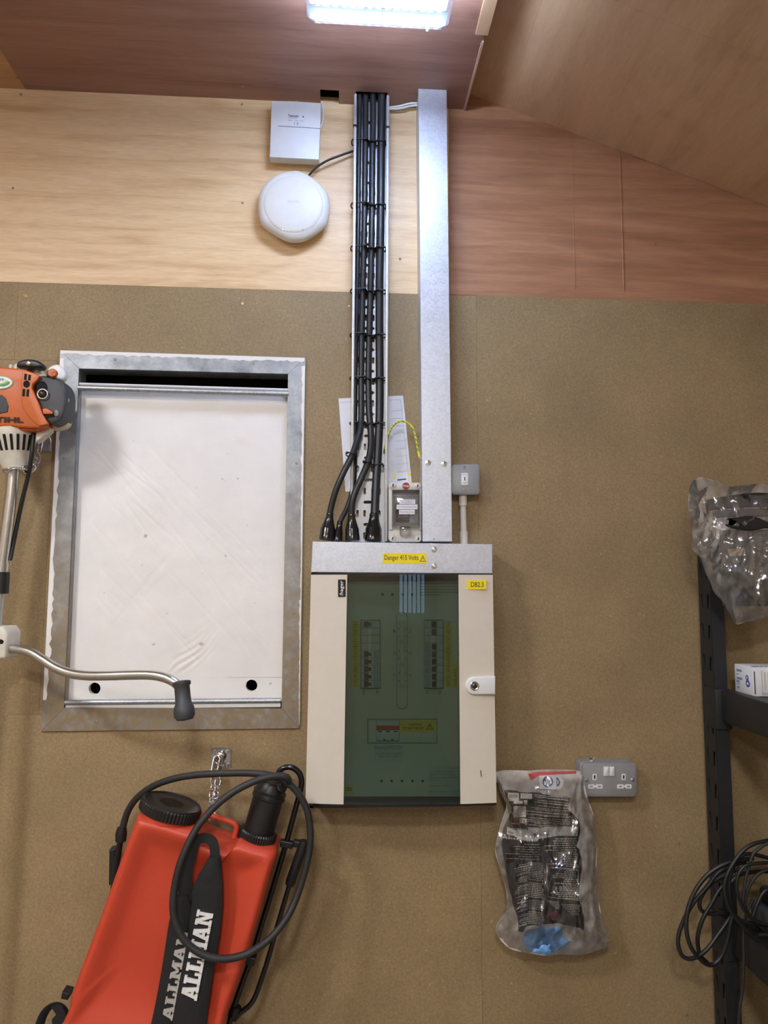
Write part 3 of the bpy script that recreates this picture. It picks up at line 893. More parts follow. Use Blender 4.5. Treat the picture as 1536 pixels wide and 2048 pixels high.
# ------------------------------------------------------------------ paper behind the tray
pa = thing('circuit_chart', P(690, 984, 0.0), 'white printed circuit chart tucked behind the cable tray', 'paper')
MB().slab([(677, 797), (806, 791), (824, 969), (691, 984)], 0.0022, 0.0006).build('sheet', m_paper, pa)
def pl(u, v):   # on the sheet
    a = (677+(806-677)*u, 797+(791-797)*u); c = (691+(824-691)*u, 984+(969-984)*u)
    return (a[0]+(c[0]-a[0])*v, a[1]+(c[1]-a[1])*v)
m_faint = plain('faint_print', (196, 198, 208), 0.7)
for k in range(9):
    v = 0.16+k*0.085
    MB().slab([pl(0.80, v), pl(0.97, v), pl(0.97, v+0.006), pl(0.80, v+0.006)], 0.0026, 0.002).build('printed_rule', m_faint, pa)
MB().slab([pl(0.955, 0.05), pl(0.965, 0.05), pl(0.965, 0.97), pl(0.955, 0.97)], 0.0026, 0.002).build('printed_rule', m_faint, pa)
MB().slab([pl(0.02, 0.04), pl(0.97, 0.04), pl(0.97, 0.046), pl(0.02, 0.046)], 0.0026, 0.002).build('printed_rule', m_faint, pa)
MB().slab([pl(0.79, 0.925), pl(0.92, 0.925), pl(0.92, 0.94), pl(0.79, 0.94)], 0.0026, 0.002).build('printed_bar', m_navy, pa)
for (u0, u1, v0, v1) in [(0.955, 1.0, 0.87, 0.90), (0.97, 1.0, 0.965, 0.995), (0.745, 0.765, 0.86, 0.92)]:
    MB().slab([pl(u0, v0), pl(u1, v0), pl(u1, v1), pl(u0, v1)], 0.0027, 0.002).build('yellow_mark', m_yellow, pa)

# ------------------------------------------------------------------ cable tray with ties
xt0 = P(704, 620, 0.04).x; xt1 = P(776.5, 620, 0.04).x
zt0 = P(735, 1083, 0.04).z; zt1 = zc-0.004
tr = thing('cable_tray', ((xt0+xt1)/2, 0, zt0), 'perforated galvanised cable tray running up the wall', 'cable tray')
m_tray = galv('tray_galvanised', (206, 208, 208), 120, 0.06, 0.45, 0.6)
zs = zt0
def slot(cx, cz, w, h, n=5):
    r = min(w, h)/2
    out = []
    if h >= w:
        for k in range(n+1): a = math.pi*k/n; out.append((cx+r*math.cos(a), cz+h/2-r+r*math.sin(a)))
        for k in range(n+1): a = math.pi+math.pi*k/n; out.append((cx+r*math.cos(a), cz-h/2+r+r*math.sin(a)))
    else:
        for k in range(n+1): a = -math.pi/2+math.pi*k/n; out.append((cx+w/2-r+r*math.cos(a), cz+r*math.sin(a)))
        for k in range(n+1): a = math.pi/2+math.pi*k/n; out.append((cx-w/2+r+r*math.cos(a), cz+r*math.sin(a)))
    return out
cells = []
wi = xt1-xt0
xm = (xt0+xt1)/2
per = 0.0615
z0 = P(729, 1027, 0.01).z-per*6
z = z0
cols = [xt0+0.001, xm-0.0215, xm, xm+0.0215, xt1-0.001]
rows = int((zt1-z0)/per)+1
for r in range(rows):
    zc0 = z0+r*per
    a0, a1 = zc0-per/4, zc0+per/4
    if a0 < zt0: 
        continue
    if a1+per/2 > zt1: break
    cs = [xt0+0.004, xt0+wi*0.27, xm, xt0+wi*0.73, xt1-0.004]
    for k, ox in enumerate((xm-0.030, xm-0.0105, xm+0.0105, xm+0.030)):
        cells.append((cs[k], cs[k+1], a0, a1, slot(ox, zc0, 0.0065, 0.019)))
    cells.append((cs[0], cs[1], a1, a1+per/2, None)); cells.append((cs[3], cs[4], a1, a1+per/2, None))
    cells.append((cs[1], cs[3], a1, a1+per/2, slot(xm, zc0+per/2, 0.027, 0.0085)))
    zlast = a1+per/2
cells.append((xt0+0.004, xt1-0.004, zt0, [c for c in cells][0][2], None))
cells.append((xt0+0.004, xt1-0.004, zlast, zt1, None))
b = MB().holed((0, -0.0145, 0), (1, 0, 0), (0, 0, 1), (0, -1, 0), cells, 0.0035)
b.build('tray_base', m_tray, tr, recalc=False)
for x0, x1, xl0, xl1 in ((xt0, xt0+0.0014, xt0, xt0+0.008), (xt1-0.0014, xt1, xt1-0.008, xt1)):
    b = MB()
    b.box(x0, x1, -0.044, -0.001, zt0, zt1)
    b.rbox(xl0, xl1, -0.050, -0.043, zt0, zt1, 0.0025)
    b.build('tray_flange', m_tray, tr, 40)
    xx = (xl0+xl1)/2
    zz = P(740, 252, 0.05).z
    MB().rbox(xl0-0.0012, xl1+0.0012, -0.0515, -0.041, zz-0.003, zz+0.003, 0.0008, 1).build('rubber_band', m_tie, tr)
for (x, y) in [(714, 1031), (757, 1031)]:
    inst('screw', me_screwb, P(x, y, 0.0145), tr, None, (1.3, 1.3, 1.3))

# cables: path (px, py, d), radius
def cable(path, r, label, boot, thick_boot):
    t = thing('armoured_cable', P(path[-1][0], path[-1][1], 0.05), label, 'cable', 'armoured cables on the tray')
    pts = catmull([P(*p) for p in path], 7)
    MB().tube(pts, r, 14).build('sheath', m_cable, t, 60)
    a, c = P(*boot[0]), P(*boot[1])
    ax = (c-a); L = ax.length
    R = thick_boot
    MB().lathe([(r*1.0, -0.002), (r*1.12, 0.0), (r*1.15, L*0.08), (r*1.1, L*0.10), (R*0.72, L*0.32), (R*0.94, L*0.52), (R, L*0.56), (R*1.02, L*0.8), (R*1.06, L*0.82), (R*1.04, L)], a, ax, 26).build('gland_shroud', m_blackgloss, t, 35)
    return t
ztk = 1081
cable([(719, 188, 0.030), (719, 240, 0.024), (717.5, 330, 0.022), (716.5, 450, 0.022), (714.5, 560, 0.022), (712, 680, 0.022), (710.5, 760, 0.022), (709.5, 840, 0.022), (709, 900, 0.022), (708.5, 950, 0.025), (704, 985, 0.032), (693, 1018, 0.042), (682, 1040, 0.05), (677, 1056, 0.054)],
      0.0068, 'thin black armoured cable hugging the left flange of the tray', [(680, 1044, 0.052), (675, ztk, 0.058)], 0.0115)
cable([(731, 188, 0.032), (731, 240, 0.027), (730, 330, 0.026), (728.5, 450, 0.026), (726, 560, 0.027), (723.5, 680, 0.028), (722.5, 760, 0.03), (722.5, 830, 0.036), (720, 860, 0.044), (713, 885, 0.055), (703.5, 912, 0.064), (687, 945, 0.068), (672, 980, 0.066), (662, 1015, 0.062), (657, 1045, 0.06)],
      0.0085, 'black armoured cable that swings farthest left into its gland', [(660, 1027, 0.062), (653, ztk, 0.06)], 0.0195)
cable([(746, 188, 0.034), (746, 240, 0.028), (744.5, 330, 0.028), (743.5, 450, 0.028), (741.5, 560, 0.028), (738.5, 680, 0.028), (737, 750, 0.028), (738, 820, 0.030), (742, 870, 0.036), (740, 905, 0.046), (733, 932, 0.054), (721, 960, 0.06), (709, 988, 0.064), (703.5, 1012, 0.064), (703, 1040, 0.062)],
      0.0088, 'black armoured cable bending left into the middle gland', [(703, 1029, 0.062), (705, ztk, 0.06)], 0.0185)
cable([(763.5, 188, 0.036), (763, 240, 0.030), (762, 330, 0.028), (761, 450, 0.028), (759, 560, 0.028), (759, 680, 0.028), (759.5, 760, 0.028), (759, 830, 0.030), (756.5, 890, 0.034), (753, 950, 0.042), (750.5, 1000, 0.05), (749, 1040, 0.056)],
      0.0112, 'thickest black armoured cable, straight down the right of the tray', [(748.5, 1028, 0.054), (746, ztk, 0.06)], 0.0215)

def tie(x0, x1, y, d0, d1, tilt=0.0, head=None):
    cxp = (x0+x1)/2
    n = 26
    a, c = P(x0, y, 0.03), P(x1, y, 0.03)
    hw = (c.x-a.x)/2; mx = (a.x+c.x)/2; z = a.z
    dm = (d0+d1)/2; hd = (d1-d0)/2
    pts = []
    for k in range(n):
        an = 2*math.pi*k/n
        ca, sa = math.cos(an), math.sin(an)
        e = 0.6
        X = math.copysign(abs(ca)**e, ca)*hw; Y = math.copysign(abs(sa)**e, sa)*hd
        pts.append((mx+X, -(dm+Y), z+tilt*X))
    b = MB().loop(pts, 0.0021, 6)
    if head is not None:
        h = P(head, y, d1)
        b.rbox(h.x-0.0035, h.x+0.0035, -d1-0.005, -d1+0.001, z-0.003, z+0.003, 0.001, 1)
    b.build('cable_tie', m_tie, tr, 60)
for (y, s) in [(281, 0), (408, -2), (494, -3), (580, -4), (668, -5), (755, -5.5), (845, -6)]:
    tie(703.5+s*0.6, 737+s, y, 0.0045, 0.041, 0.05, 733+s)
    tie(738+s, 752+s*0.6, y+4, 0.012, 0.040, 0.0, 744+s)
    tie(752+s*0.4, 772, y+4+s*0.3, 0.012, 0.042, 0.0, 756)
tie(692, 713, 912, 0.012, 0.076, -0.25, 694)
tie(726, 742, 927, 0.03, 0.064, -0.15, 728)
tie(743, 767, 931, 0.006, 0.051, -0.03, 764)

# earth wire and white twin cables
ew = thing('earth_wire', P(838, 916, 0.05), 'green and yellow earth wire arching from tray to trunking', 'wire')
MB().tube(catmull([P(768, 905, 0.02), P(773, 884, 0.035), P(778, 866, 0.05), P(786, 851, 0.052), P(797, 843.5, 0.054), P(808, 842.5, 0.056), P(819, 848, 0.058), P(827, 860, 0.06), P(832, 878, 0.062), P(835, 896, 0.062), P(837.5, 909, 0.06)], 8), 0.0031, 10).build('insulation', m_earth, ew, 60)
MB().tube([P(836.6, 903, 0.061), P(839, 914, 0.06)], 0.0040, 10).build('crimp_lug', m_yellow, ew, 60)
MB().tube([P(838.6, 913, 0.06), P(840.5, 918, 0.06)], 0.0028, 8).build('lug_tongue', m_zinc, ew, 60)
for k, (o, lab) in enumerate(((0, 'upper thin white cable crossing from tray to trunking under the ceiling'), (5, 'lower thin white cable crossing from tray to trunking under the ceiling'))):
    tag(MB().tube(catmull([P(765, 216+o*0.3, 0.014), P(782, 214.5+o*0.6, 0.014), P(800, 212+o, 0.015), P(818, 207.5+o, 0.015), P(832, 206+o, 0.015), P(852, 207+o, 0.015)], 6), 0.003, 8).build('white_cable', m_white, None, 60), lab, 'cable', 'white cables at the ceiling')

# ------------------------------------------------------------------ trunking
vt = thing('vertical_trunking', P(874, 1085, 0.0), 'tall galvanised steel trunking up to the ceiling', 'trunking')
TD = 0.075
MB().slab([(838, 177), (892.5, 181), (903, 1083), (846, 1082)], TD-0.004, -0.004).build('trunking_body', m_galv2, vt)
MB().slab([(836.5, 174), (893.5, 178), (904.5, 1083), (845, 1083)], TD, TD-0.004, 0.001, 1).build('trunking_lid', m_galv2, vt)
for (x, y) in [(856, 926), (888, 928)]:
    inst('bolt', me_hex, P(x, y, TD), vt, (0, 0.3, 0))
MB().lathe([(0.0015, 0), (0.0015, 0.0006)], P(868, 1078, TD), (0, -1, 0), 8).build('pin_hole', m_hole, vt)

HD = 0.098
htr = thing('horizontal_trunking', P(805, 1146, 0.0), 'short galvanised trunking box on top of the distribution board', 'trunking')
MB().slab([(627, 1086), (983, 1091), (983, 1146), (624, 1144)], HD-0.003, 0.0).build('trunking_body', m_galv2, htr)
MB().slab([(625, 1083), (985, 1088.5), (985, 1147.5), (622, 1144.5)], HD, HD-0.004, 0.001, 1).build('trunking_lid', m_galv2, htr)
for (x, y) in [(868, 1099), (868, 1132)]:
    inst('bolt', me_hex, P(x, y, HD), htr, (0, 0.9, 0))
lb = MB().slab([(766, 1106), (853, 1106.5), (853, 1127.5), (765, 1126.5)], HD+0.0006, HD-0.0005).build('warning_label', m_yellow, htr)
text('Danger 415 Volts', (769, 1110, 837, 1123), HD+0.0007, m_ink, htr)
def triangle(cx, cy, w, h, d, parent, mat, inner=True, bolt=False):
    t = 0.16
    out = [(cx, cy-h/2), (cx+w/2, cy+h/2), (cx-w/2, cy+h/2)]
    b = MB()
    pts = [P(x, y, d) for x, y in out]
    xz = [(p.x, p.z) for p in pts]
    inn = inset(xz, (pts[1].x-pts[2].x)*0.07)
    for k in range(3):
        j = (k+1) % 3
        b.rings([[(q[0], -d-e, q[1]) for q in (xz[k], xz[j], inn[j], inn[k])] for e in (0.0001, 0.0005)])
    if bolt:
        z = [(cx+0.02*w, cy-0.2*h), (cx-0.13*w, cy+0.14*h), (cx+0.0*w, cy+0.14*h), (cx-0.05*w, cy+0.36*h), (cx+0.13*w, cy+0.03*h), (cx+0.0*w, cy+0.03*h)]
        b.slab(z, d+0.0005, d+0.0001)
    else:
        b.slab([(cx-0.05*w, cy-0.12*h), (cx+0.05*w, cy-0.12*h), (cx+0.02*w, cy+0.18*h), (cx-0.02*w, cy+0.18*h)], d+0.0005, d+0.0001)
        b.slab(circ(cx, cy+0.28*h, 0.04*w, n=8), d+0.0005, d+0.0001)
    b.build('warning_triangle', mat, parent)
triangle(845.5, 1117, 13, 12, HD+0.0005, htr, m_ink)

# ------------------------------------------------------------------ isolator enclosure with clear lid
en = thing('isolator_enclosure', P(810, 1085, 0.0), 'small grey enclosure with clear lid and three white labels', 'enclosure')
MB().slab(rrect(777, 966, 842, 1083, 9), 0.05, 0.0, 0.002).build('back_box', m_ctrl, en, 40)
b = MB()
b.slab(rrect(777, 965, 843, 980, 7), 0.068, 0.048, 0.003)
b.slab([(777.5, 975), (785, 975), (785, 1060), (777.5, 1060)], 0.066, 0.048, 0.002)
b.slab([(838.5, 975), (843, 975), (843, 1060), (838.5, 1060)], 0.066, 0.048, 0.002)
b.slab(rrect(777, 1052, 843, 1084, 8), 0.060, 0.048, 0.003)
b.build('front_frame', m_ctrl, en, 40)
MB().slab([(785, 979), (839, 979), (839, 1054), (785, 1054)], 0.0485, 0.046).build('inner_plate', plain('inner_grey', (150, 148, 148), 0.5), en)
b = MB(); b.slab(rrect(784.5, 979, 840.5, 1055, 3), 0.076, 0.05, 0.003)
b.slab(rrect(800, 1052, 822, 1072, 4), 0.072, 0.058, 0.003)
b.build('clear_lid', m_clear, en, 40)
b = MB()
for pr in (((786, 993), (839, 993), (839, 995), (786, 995)), ((788, 995), (790, 995), (790, 1050), (788, 1050)), ((836, 995), (838, 995), (838, 1050), (836, 1050)), ((788, 1048), (838, 1048), (838, 1050), (788, 1050))):
    b.slab(list(pr), 0.0775, 0.0755, 0.0005, 1)
b.build('lid_bead', m_clear, en)
MB().slab([(792, 1007), (819, 1007), (819, 1042), (792, 1042)], 0.066, 0.048, 0.002).build('switch_module', m_black, en)
MB().slab([(797, 1029), (815, 1026), (818, 1034), (796, 1036)], 0.069, 0.06, 0.002).build('rotary_knob', plain('dull_pink', (150, 110, 112), 0.5), en)
for (x, y, dd) in [(786, 970.5, 0.068), (835.5, 971.5, 0.068), (785.5, 1077, 0.060), (836.5, 1077.5, 0.060)]:
    MB().lathe([(0.0085, -0.004), (0.0085, 0.002), (0.0072, 0.003)], P(x, y, dd-0.0005), (0, -1, 0), 20).build('screw_cap', m_ctrl, en, 40)
    MB().slab([(x-0.7, y-3), (x+1.5, y-3), (x+0.7, y+3), (x-1.5, y+3)], dd+0.0029, dd+0.002).build('screw_slot', m_ink, en)
MB().slab(circ(812, 972, 7.2, n=28), 0.0684, 0.0675).build('maker_badge', m_red, en)
text('WYLEX', (806, 970, 818, 974), 0.0686, m_whiteink, en, bold=0.02)
for (x0, y0, x1, y1, s) in [(799, 999, 830.5, 1008, 'Right Garage Door\nSystem Drive'), (793, 1009, 835, 1018.5, 'Door Motor Impulse Drive'), (798, 1019.5, 829.5, 1028.5, 'Door Switch Drive')]:
    MB().slab([(x0, y0), (x1, y0), (x1, y1), (x0, y1)], 0.0772, 0.0758).build('white_label', m_paper, en)
    h = (y1-y0)
    text(s, (x0+2, y0+(1.2 if '\n' in s else 3), x1-2, y1-(1.2 if '\n' in s else 3)), 0.0774, m_inkgrey, en)

# ------------------------------------------------------------------ grey key switch and conduits
sw = thing('key_switch', P(930, 991, 0.0), 'small grey metalclad key switch beside the tall trunking', 'switch')
MB().slab(rrect(904, 931, 957, 988, 4), 0.036, 0.0, 0.001).build('back_box', m_grey, sw, 40)
MB().slab(rrect(902.5, 928, 960, 989.5, 7), 0.042, 0.035, 0.003).build('front_plate', m_grey, sw, 40)
MB().slab(rrect(922.5, 946, 936.5, 971, 1.5), 0.0445, 0.041, 0.001).build('rocker', m_white, sw, 40)
MB().slab([(928.6, 954), (930.4, 954), (930.4, 961), (928.6, 961)], 0.0447, 0.043).build('key_slot', m_ink, sw)
text('Isolator', (924, 948, 935, 950.5), 0.0446, m_inkgrey, sw)
text('OFF', (926.5, 965, 932.5, 967.5), 0.0446, m_red, sw)
for (x, y) in [(928.5, 935), (928.5, 980.5)]: inst('screw', me_pan, P(x, y, 0.0415), sw, None, (0.75, 0.6, 0.75))
cd = thing('vertical_conduit', P(928, 1087, 0.02), 'short white plastic conduit below the grey key switch', 'conduit')
ya, yb = P(925.5, 988, 0.022), P(928, 1088, 0.022)
def cp(py): return ya.lerp(yb, (py-988)/100)
MB().tube([cp(990), cp(1088)], 0.0088, 20).build('pipe', m_pvc, cd, 40)
MB().tube([cp(988), cp(1012)], 0.0112, 20).build('coupler', m_pvc, cd, 40)
MB().tube([cp(1063), cp(1088)], 0.0112, 20).build('coupler', m_pvc, cd, 40)
hc = thing('horizontal_conduit', P(1080, 1566, 0.03), 'white plastic conduit between distribution board and double socket', 'conduit')
a, c = P(985, 1553.5, 0.026), P(1168, 1554.5, 0.026)
MB().tube([a, c], 0.0115, 20).build('pipe', m_pvc, hc, 40)
MB().tube([a, a.lerp(c, 0.34)], 0.0140, 20).build('coupler', m_pvc, hc, 40)

# ------------------------------------------------------------------ double socket
so = thing('double_socket', P(1220, 1595, 0.0), 'grey metalclad double socket with white rocker switches', 'socket')
MB().slab(rrect(1160, 1524, 1268, 1590, 7), 0.036, 0.0, 0.002).build('back_box', m_grey, so, 40)
MB().slab(rrect(1165, 1526, 1274, 1594, 9), 0.044, 0.035, 0.003).build('front_plate', m_grey, so, 40)
for x0 in (1208.5, 1219.8):
    MB().slab(rrect(x0, 1534, x0+9.2, 1552.5, 0.8), 0.0495, 0.043, 0.0012).build('rocker_switch', m_white, so, 40)
for x in (1189.5, 1247.5):
    k = MB().slab(rrect(x-4.2, 1548, x+4.2, 1560.5, 1), 0.0452, 0.043, 0.0005, 1).build('earth_shutter', m_white, so)
    MB().slab([(x-1.6, 1550.5), (x+1.6, 1550.5), (x+1.2, 1558), (x-1.2, 1558)], 0.0455, 0.044).build('earth_hole', m_hole, so)
for x in (1190.8, 1249):
    MB().slab(rrect(x-14.5, 1569, x-1.5, 1577.5, 2)[::1], 0.0452, 0.043, 0.0005, 1).build('pin_surround', m_white, so)
    MB().slab(rrect(x+1.5, 1569, x+14.5, 1577.5, 2), 0.0452, 0.043, 0.0005, 1).build('pin_surround', m_white, so)
    MB().slab([(x-3, 1571), (x+3, 1571), (x+3, 1574.5), (x-3, 1574.5)], 0.0450, 0.043).build('pin_bridge', m_white, so)
    for q in (x-8, x+8):
        MB().slab([(q-3, 1571.5), (q+3, 1571.5), (q+3, 1574.5), (q-3, 1574.5)], 0.0455, 0.044).build('pin_hole', plain('pin_grey', (140, 140, 138), 0.6) if 'pin_grey' not in MATS else MATS['pin_grey'], so)
for (x, y) in [(1173.5, 1560.5), (1265.5, 1559.5)]: inst('screw', me_pan, P(x, y, 0.0435), so, None, (0.9, 0.6, 0.9))
b = MB()
q = P(1182, 1521, 0.02)
b.tube([q+Vector((0, 0, -0.006)), q+Vector((0, 0, 0.004))], 0.004, 10)
b.lathe([(0.0075, 0), (0.0075, 0.004)], q, (0, 0, 1), 6)
b.tube([q+Vector((-0.006, 0, 0.003)), q+Vector((-0.009, 0, 0.009))], 0.003, 8)
b.tube([q+Vector((0.006, 0, 0.003)), q+Vector((0.009, 0, 0.009))], 0.003, 8)
b.build('wing_screw', m_zinc, so, 40)

# ------------------------------------------------------------------ distribution board
db = thing('distribution_board', P(803, 1608, 0.0), 'cream electrical distribution board with smoked green glazed door', 'distribution board')
DF = 0.118; BUL = 0.016
DQ = [(622, 1149.5), (985.5, 1149.5), (993, 1605.5), (611, 1606.5)]
def dq(s, t, d):
    a = (DQ[0][0]+(DQ[1][0]-DQ[0][0])*s, DQ[0][1]+(DQ[1][1]-DQ[0][1])*s)
    c = (DQ[3][0]+(DQ[2][0]-DQ[3][0])*s, DQ[3][1]+(DQ[2][1]-DQ[3][1])*s)
    p = P(a[0]+(c[0]-a[0])*t, a[1]+(c[1]-a[1])*t, DF)
    return Vector((p.x, -d, p.z))
def curve_d(s): return DF+BUL*(1-(2*s-1)**2)
def doorpart(s0, s1, t0, t1, d_off, th, n=14, rows=1):
    rings = []
    b = MB()
    front = [[dq(s0+(s1-s0)*i/n, t, curve_d(s0+(s1-s0)*i/n)+d_off) for i in range(n+1)] for t in (t0, t1)]
    back = [[dq(s0+(s1-s0)*i/n, t, curve_d(s0+(s1-s0)*i/n)+d_off-th) for i in range(n+1)] for t in (t0, t1)]
    ring_top = front[0]+back[0][::-1]
    ring_bot = front[1]+back[1][::-1]
    return b.rings([ring_top, ring_bot])
doorpart(0.0, 0.199, 0.0, 1.0, 0.0, 0.012).build('door_stile', m_cream, db, 30)
doorpart(0.808, 1.0, 0.0, 1.0, 0.0, 0.012).build('door_stile', m_cream, db, 30)
doorpart(0.199, 0.808, 0.0, 1.0, -0.003, 0.002).build('door_glass', m_glassdb, db, 30)
# black carcass
b = MB()
def carc(x0, y0, x1, y1, df, db_): 
    b.slab([(x0, y0), (x1, y0), (x1, y1), (x0, y1)], df, db_)
pA, pB = P(622, 1147, 0.105), P(985, 1606, 0.105)
X0, X1 = P(618, 1380, 0.105).x+0.002, P(988, 1380, 0.105).x-0.002
Z1, Z0 = P(803, 1149, 0.105).z+0.004, P(803, 1611, 0.105).z-0.003
b.box(X0, X0+0.012, -0.105, 0, Z0, Z1); b.box(X1-0.012, X1, -0.105, 0, Z0, Z1)
b.box(X0, X1, -0.105, 0, Z0, Z0+0.010); b.box(X0, X1, -0.105, 0, Z1-0.010, Z1); b.box(X0, X1, -0.012, 0, Z0, Z1)
b.build('carcass', m_black, db)
doorpart(0.0, 1.0, -0.006, 0.0, -0.001, 0.016).build('door_edge', m_blackgloss, db, 30)
doorpart(0.0, 1.0, 1.0, 1.010, -0.001, 0.016).build('door_edge', m_blackgloss, db, 30)
ID = 0.078     # front of the pan cover
MB().slab([(670, 1163), (935, 1163), (940, 1593), (665, 1593)], ID, ID-0.003).build('pan_cover', m_inner, db)
def flat(px, d, mat, name, th=0.001, parent=None): return MB().slab(px, d+th, d-0.0006).build(name, mat, parent or db)
def rc_(x0, y0, x1, y1): return [(x0, y0), (x1, y0), (x1, y1), (x0, y1)]
for x in (765, 785, 804.5, 824): flat(circ(x, 1189, 2.6, n=14), ID, m_hole, 'fixing_hole', 0.0004)
for x in (763, 783.5, 804, 825, 845.5): flat(circ(x, 1562, 2.7, n=14), ID, m_hole, 'fixing_hole', 0.0004)
# breaker rows
def row(x0, x1, dark, left):
    flat(rc_(x0-1, 1239.5, x1+1, 1377.5), ID, m_hole, 'aperture', 0.0006)
    n = 9; h = (1376-1241)/n
    xm_ = (x0+x1)/2
    for k in range(n):
        y0 = 1241+k*h; y1 = y0+h
        kind = dark[k]
        br = MB().slab(rc_(x0, y0+0.3, x1, y1-0.3), ID+0.010, ID+0.0004, 0.001, 1).build('circuit_breaker' if kind else 'blanking_module', m_breaker if kind else m_blank, db)
        MB().slab(rc_(x0+13, y0+0.3, x0+21, y1-0.3), ID+0.016, ID+0.009, 0.0015, 1).build('nose', m_white if kind != 1 else m_blank, br)
        if kind:
            tx = x0+11 if left else x0+20
            MB().slab(rc_(tx-4.5, y0+2.2, tx+4, y1-2.2), ID+0.021, ID+0.009, 0.001, 1).build('toggle', m_black, br)
            ox = x0+15 if left else x0+14.5
            MB().slab(rc_(ox, y0+4.2, ox+5.5, y1-4.2), ID+0.0172, ID+0.015).build('rating_window', m_hole, br)
            if kind == 2:
                sx_ = x1-13 if left else x0+1
                MB().slab(rc_(sx_, y0+1.5, sx_+11, y1-1.5), ID+0.0106, ID+0.0095).build('breaker_label', plain('breaker_blue', (150, 168, 178), 0.5) if 'breaker_blue' not in MATS else MATS['breaker_blue'], br)
    flat(rc_(x0+2, 1378.5, x1-2, 1389), ID, m_blank, 'position_strip', 0.0008)
    text('ON' if left else 'OFF', (x0+3, 1380, x0+8, 1388), ID+0.0009, m_ink, db, rot=90)
    text('OFF' if left else 'ON', (x1-8, 1380, x1-3, 1388), ID+0.0009, m_ink, db, rot=90)
row(722, 760, [1, 0, 0, 0, 2, 2, 2, 2, 2], True)
row(849, 886, [1, 1, 0, 2, 2, 2, 2, 2, 2], False)
m_dlabel = plain('label_yellow_aged', (226, 204, 22), 0.5)
flat([(704, 1242), (719.5, 1243), (718, 1375), (701, 1374)], ID, m_dlabel, 'circuit_label', 0.0008)
flat([(888, 1243.5), (904.5, 1244.5), (906, 1376), (889, 1376)], ID, m_dlabel, 'circuit_label', 0.0008)
flat([(905, 1329), (921, 1328), (921, 1377), (905, 1377)], ID, m_dlabel, 'circuit_label', 0.0006)
random.seed(5)
for (xa, xb) in ((704, 717), (890.5, 903.5)):
    y = 1245
    for k in range(9):
        flat(rc_(xa-1, 1242+k*14.7, xb+1, 1242.7+k*14.7), ID+0.0008, m_inkgrey, 'label_rule', 0.0002)
        for q in range(3):
            w = random.uniform(4, 9); x = (xa+xb)/2
            flat(rc_(x-w/2, y+q*4, x+w/2, y+q*4+1.3), ID+0.0008, m_ink, 'print_line', 0.0002)
        y += 14.7
text('ISOLATE', (908, 1338, 913, 1372), ID+0.0008, m_ink, db, rot=90)
# centre cover with terminals and circuit numbers
for (x0, x1, ns) in ((783.5, 793, '135'), (815, 825.5, '246')):
    flat(rc_(x0, 1240, x1, 1374), ID, m_blank, 'number_strip', 0.0005)
    for k in range(3):
        text(ns[k], ((x0+x1)/2-1.6, 1259+k*44, (x0+x1)/2+1.6, 1265+k*44), ID+0.0006, m_ink, db)
flat(rrect(793, 1223.5, 815.5, 1418.5, 11), ID, m_inkgrey, 'cover_surround', 0.0008)
flat(rrect(794.3, 1225, 814.2, 1417, 9.8), ID+0.0006, m_inner, 'centre_cover', 0.0008)
for k in range(3):
    y0 = 1242+k*44.5
    tcv = MB().slab(rc_(796, y0, 812.5, y0+43), ID+0.006, ID, 0.001, 1).build('terminal_cover', m_blank, db)
    MB().slab(rrect(800, y0+2, 809, y0+41, 4), ID+0.011, ID+0.004, 0.003).build('terminal_dome', m_inner, tcv, 40)
    for q in range(2):
        for xx in (796.5, 810):
            MB().slab(rc_(xx, y0+14+q*15, xx+2.5, y0+16.5+q*15), ID+0.0063, ID+0.005).build('terminal_notch', m_inkgrey, tcv)
# main switch
flat(rc_(734.5, 1437.5, 874.5, 1487), ID, m_inkgrey, 'switch_surround', 0.0006)
MB().slab(rc_(736.5, 1440, 873.5, 1485.5), ID+0.004, ID, 0.001, 1).build('switch_plate', m_inner, db)
ms = MB().slab(rc_(753, 1442, 798, 1481.5), ID+0.012, ID+0.003, 0.001, 1).build('main_switch', m_breaker, db)
MB().slab(rc_(752.5, 1441, 798.5, 1482.5), ID+0.0046, ID+0.0035).build('switch_gap', m_hole, ms)
MB().slab(rc_(753.2, 1452, 798, 1460), ID+0.018, ID+0.011, 0.001, 1).build('red_toggle_bar', plain('red_toggle', (196, 40, 44), 0.4), ms)
MB().slab(rc_(753.2, 1460.5, 798, 1466), ID+0.0135, ID+0.011).build('rating_strip', m_paper, ms)
for x in (756, 772, 787): MB().slab(rc_(x, 1461.8, x+8, 1464.5), ID+0.0138, ID+0.013).build('printed_mark', m_ink, ms)
for x in (767, 783): MB().slab(rc_(x, 1478, x+3, 1481), ID+0.0124, ID+0.011).build('terminal_hole', m_hole, ms)
flat(rc_(800, 1441.5, 871, 1464), ID+0.004, m_dlabel, 'caution_label', 0.0006)
text('CAUTION', (816, 1446.5, 843, 1451.5), ID+0.0047, m_ink, db, bold=0.01)
text('SOLAR CIRCUIT', (805.5, 1453.5, 849, 1458.5), ID+0.0047, m_ink, db, bold=0.01)
triangle(859.5, 1452.5, 15, 12.5, ID+0.0046, db, m_ink, True, True)
flat(rc_(749, 1490, 805.5, 1524), ID, m_blank, 'main_switch_label', 0.0005)
text('MAIN SWITCH', (750.5, 1491.5, 804, 1498.5), ID+0.0006, m_inkgrey, db)
text('ISOLATE SUPPLY BEFORE', (752, 1505.5, 802, 1509), ID+0.0006, m_inkgrey, db)
text('REMOVING COVER', (758, 1511, 797, 1514.5), ID+0.0006, m_inkgrey, db)
flat(rc_(857, 1532, 925, 1591), ID, m_blank, 'inspection_label', 0.0005)
text('IMPORTANT', (901, 1534.5, 925, 1538), ID+0.0006, m_inkgrey, db)
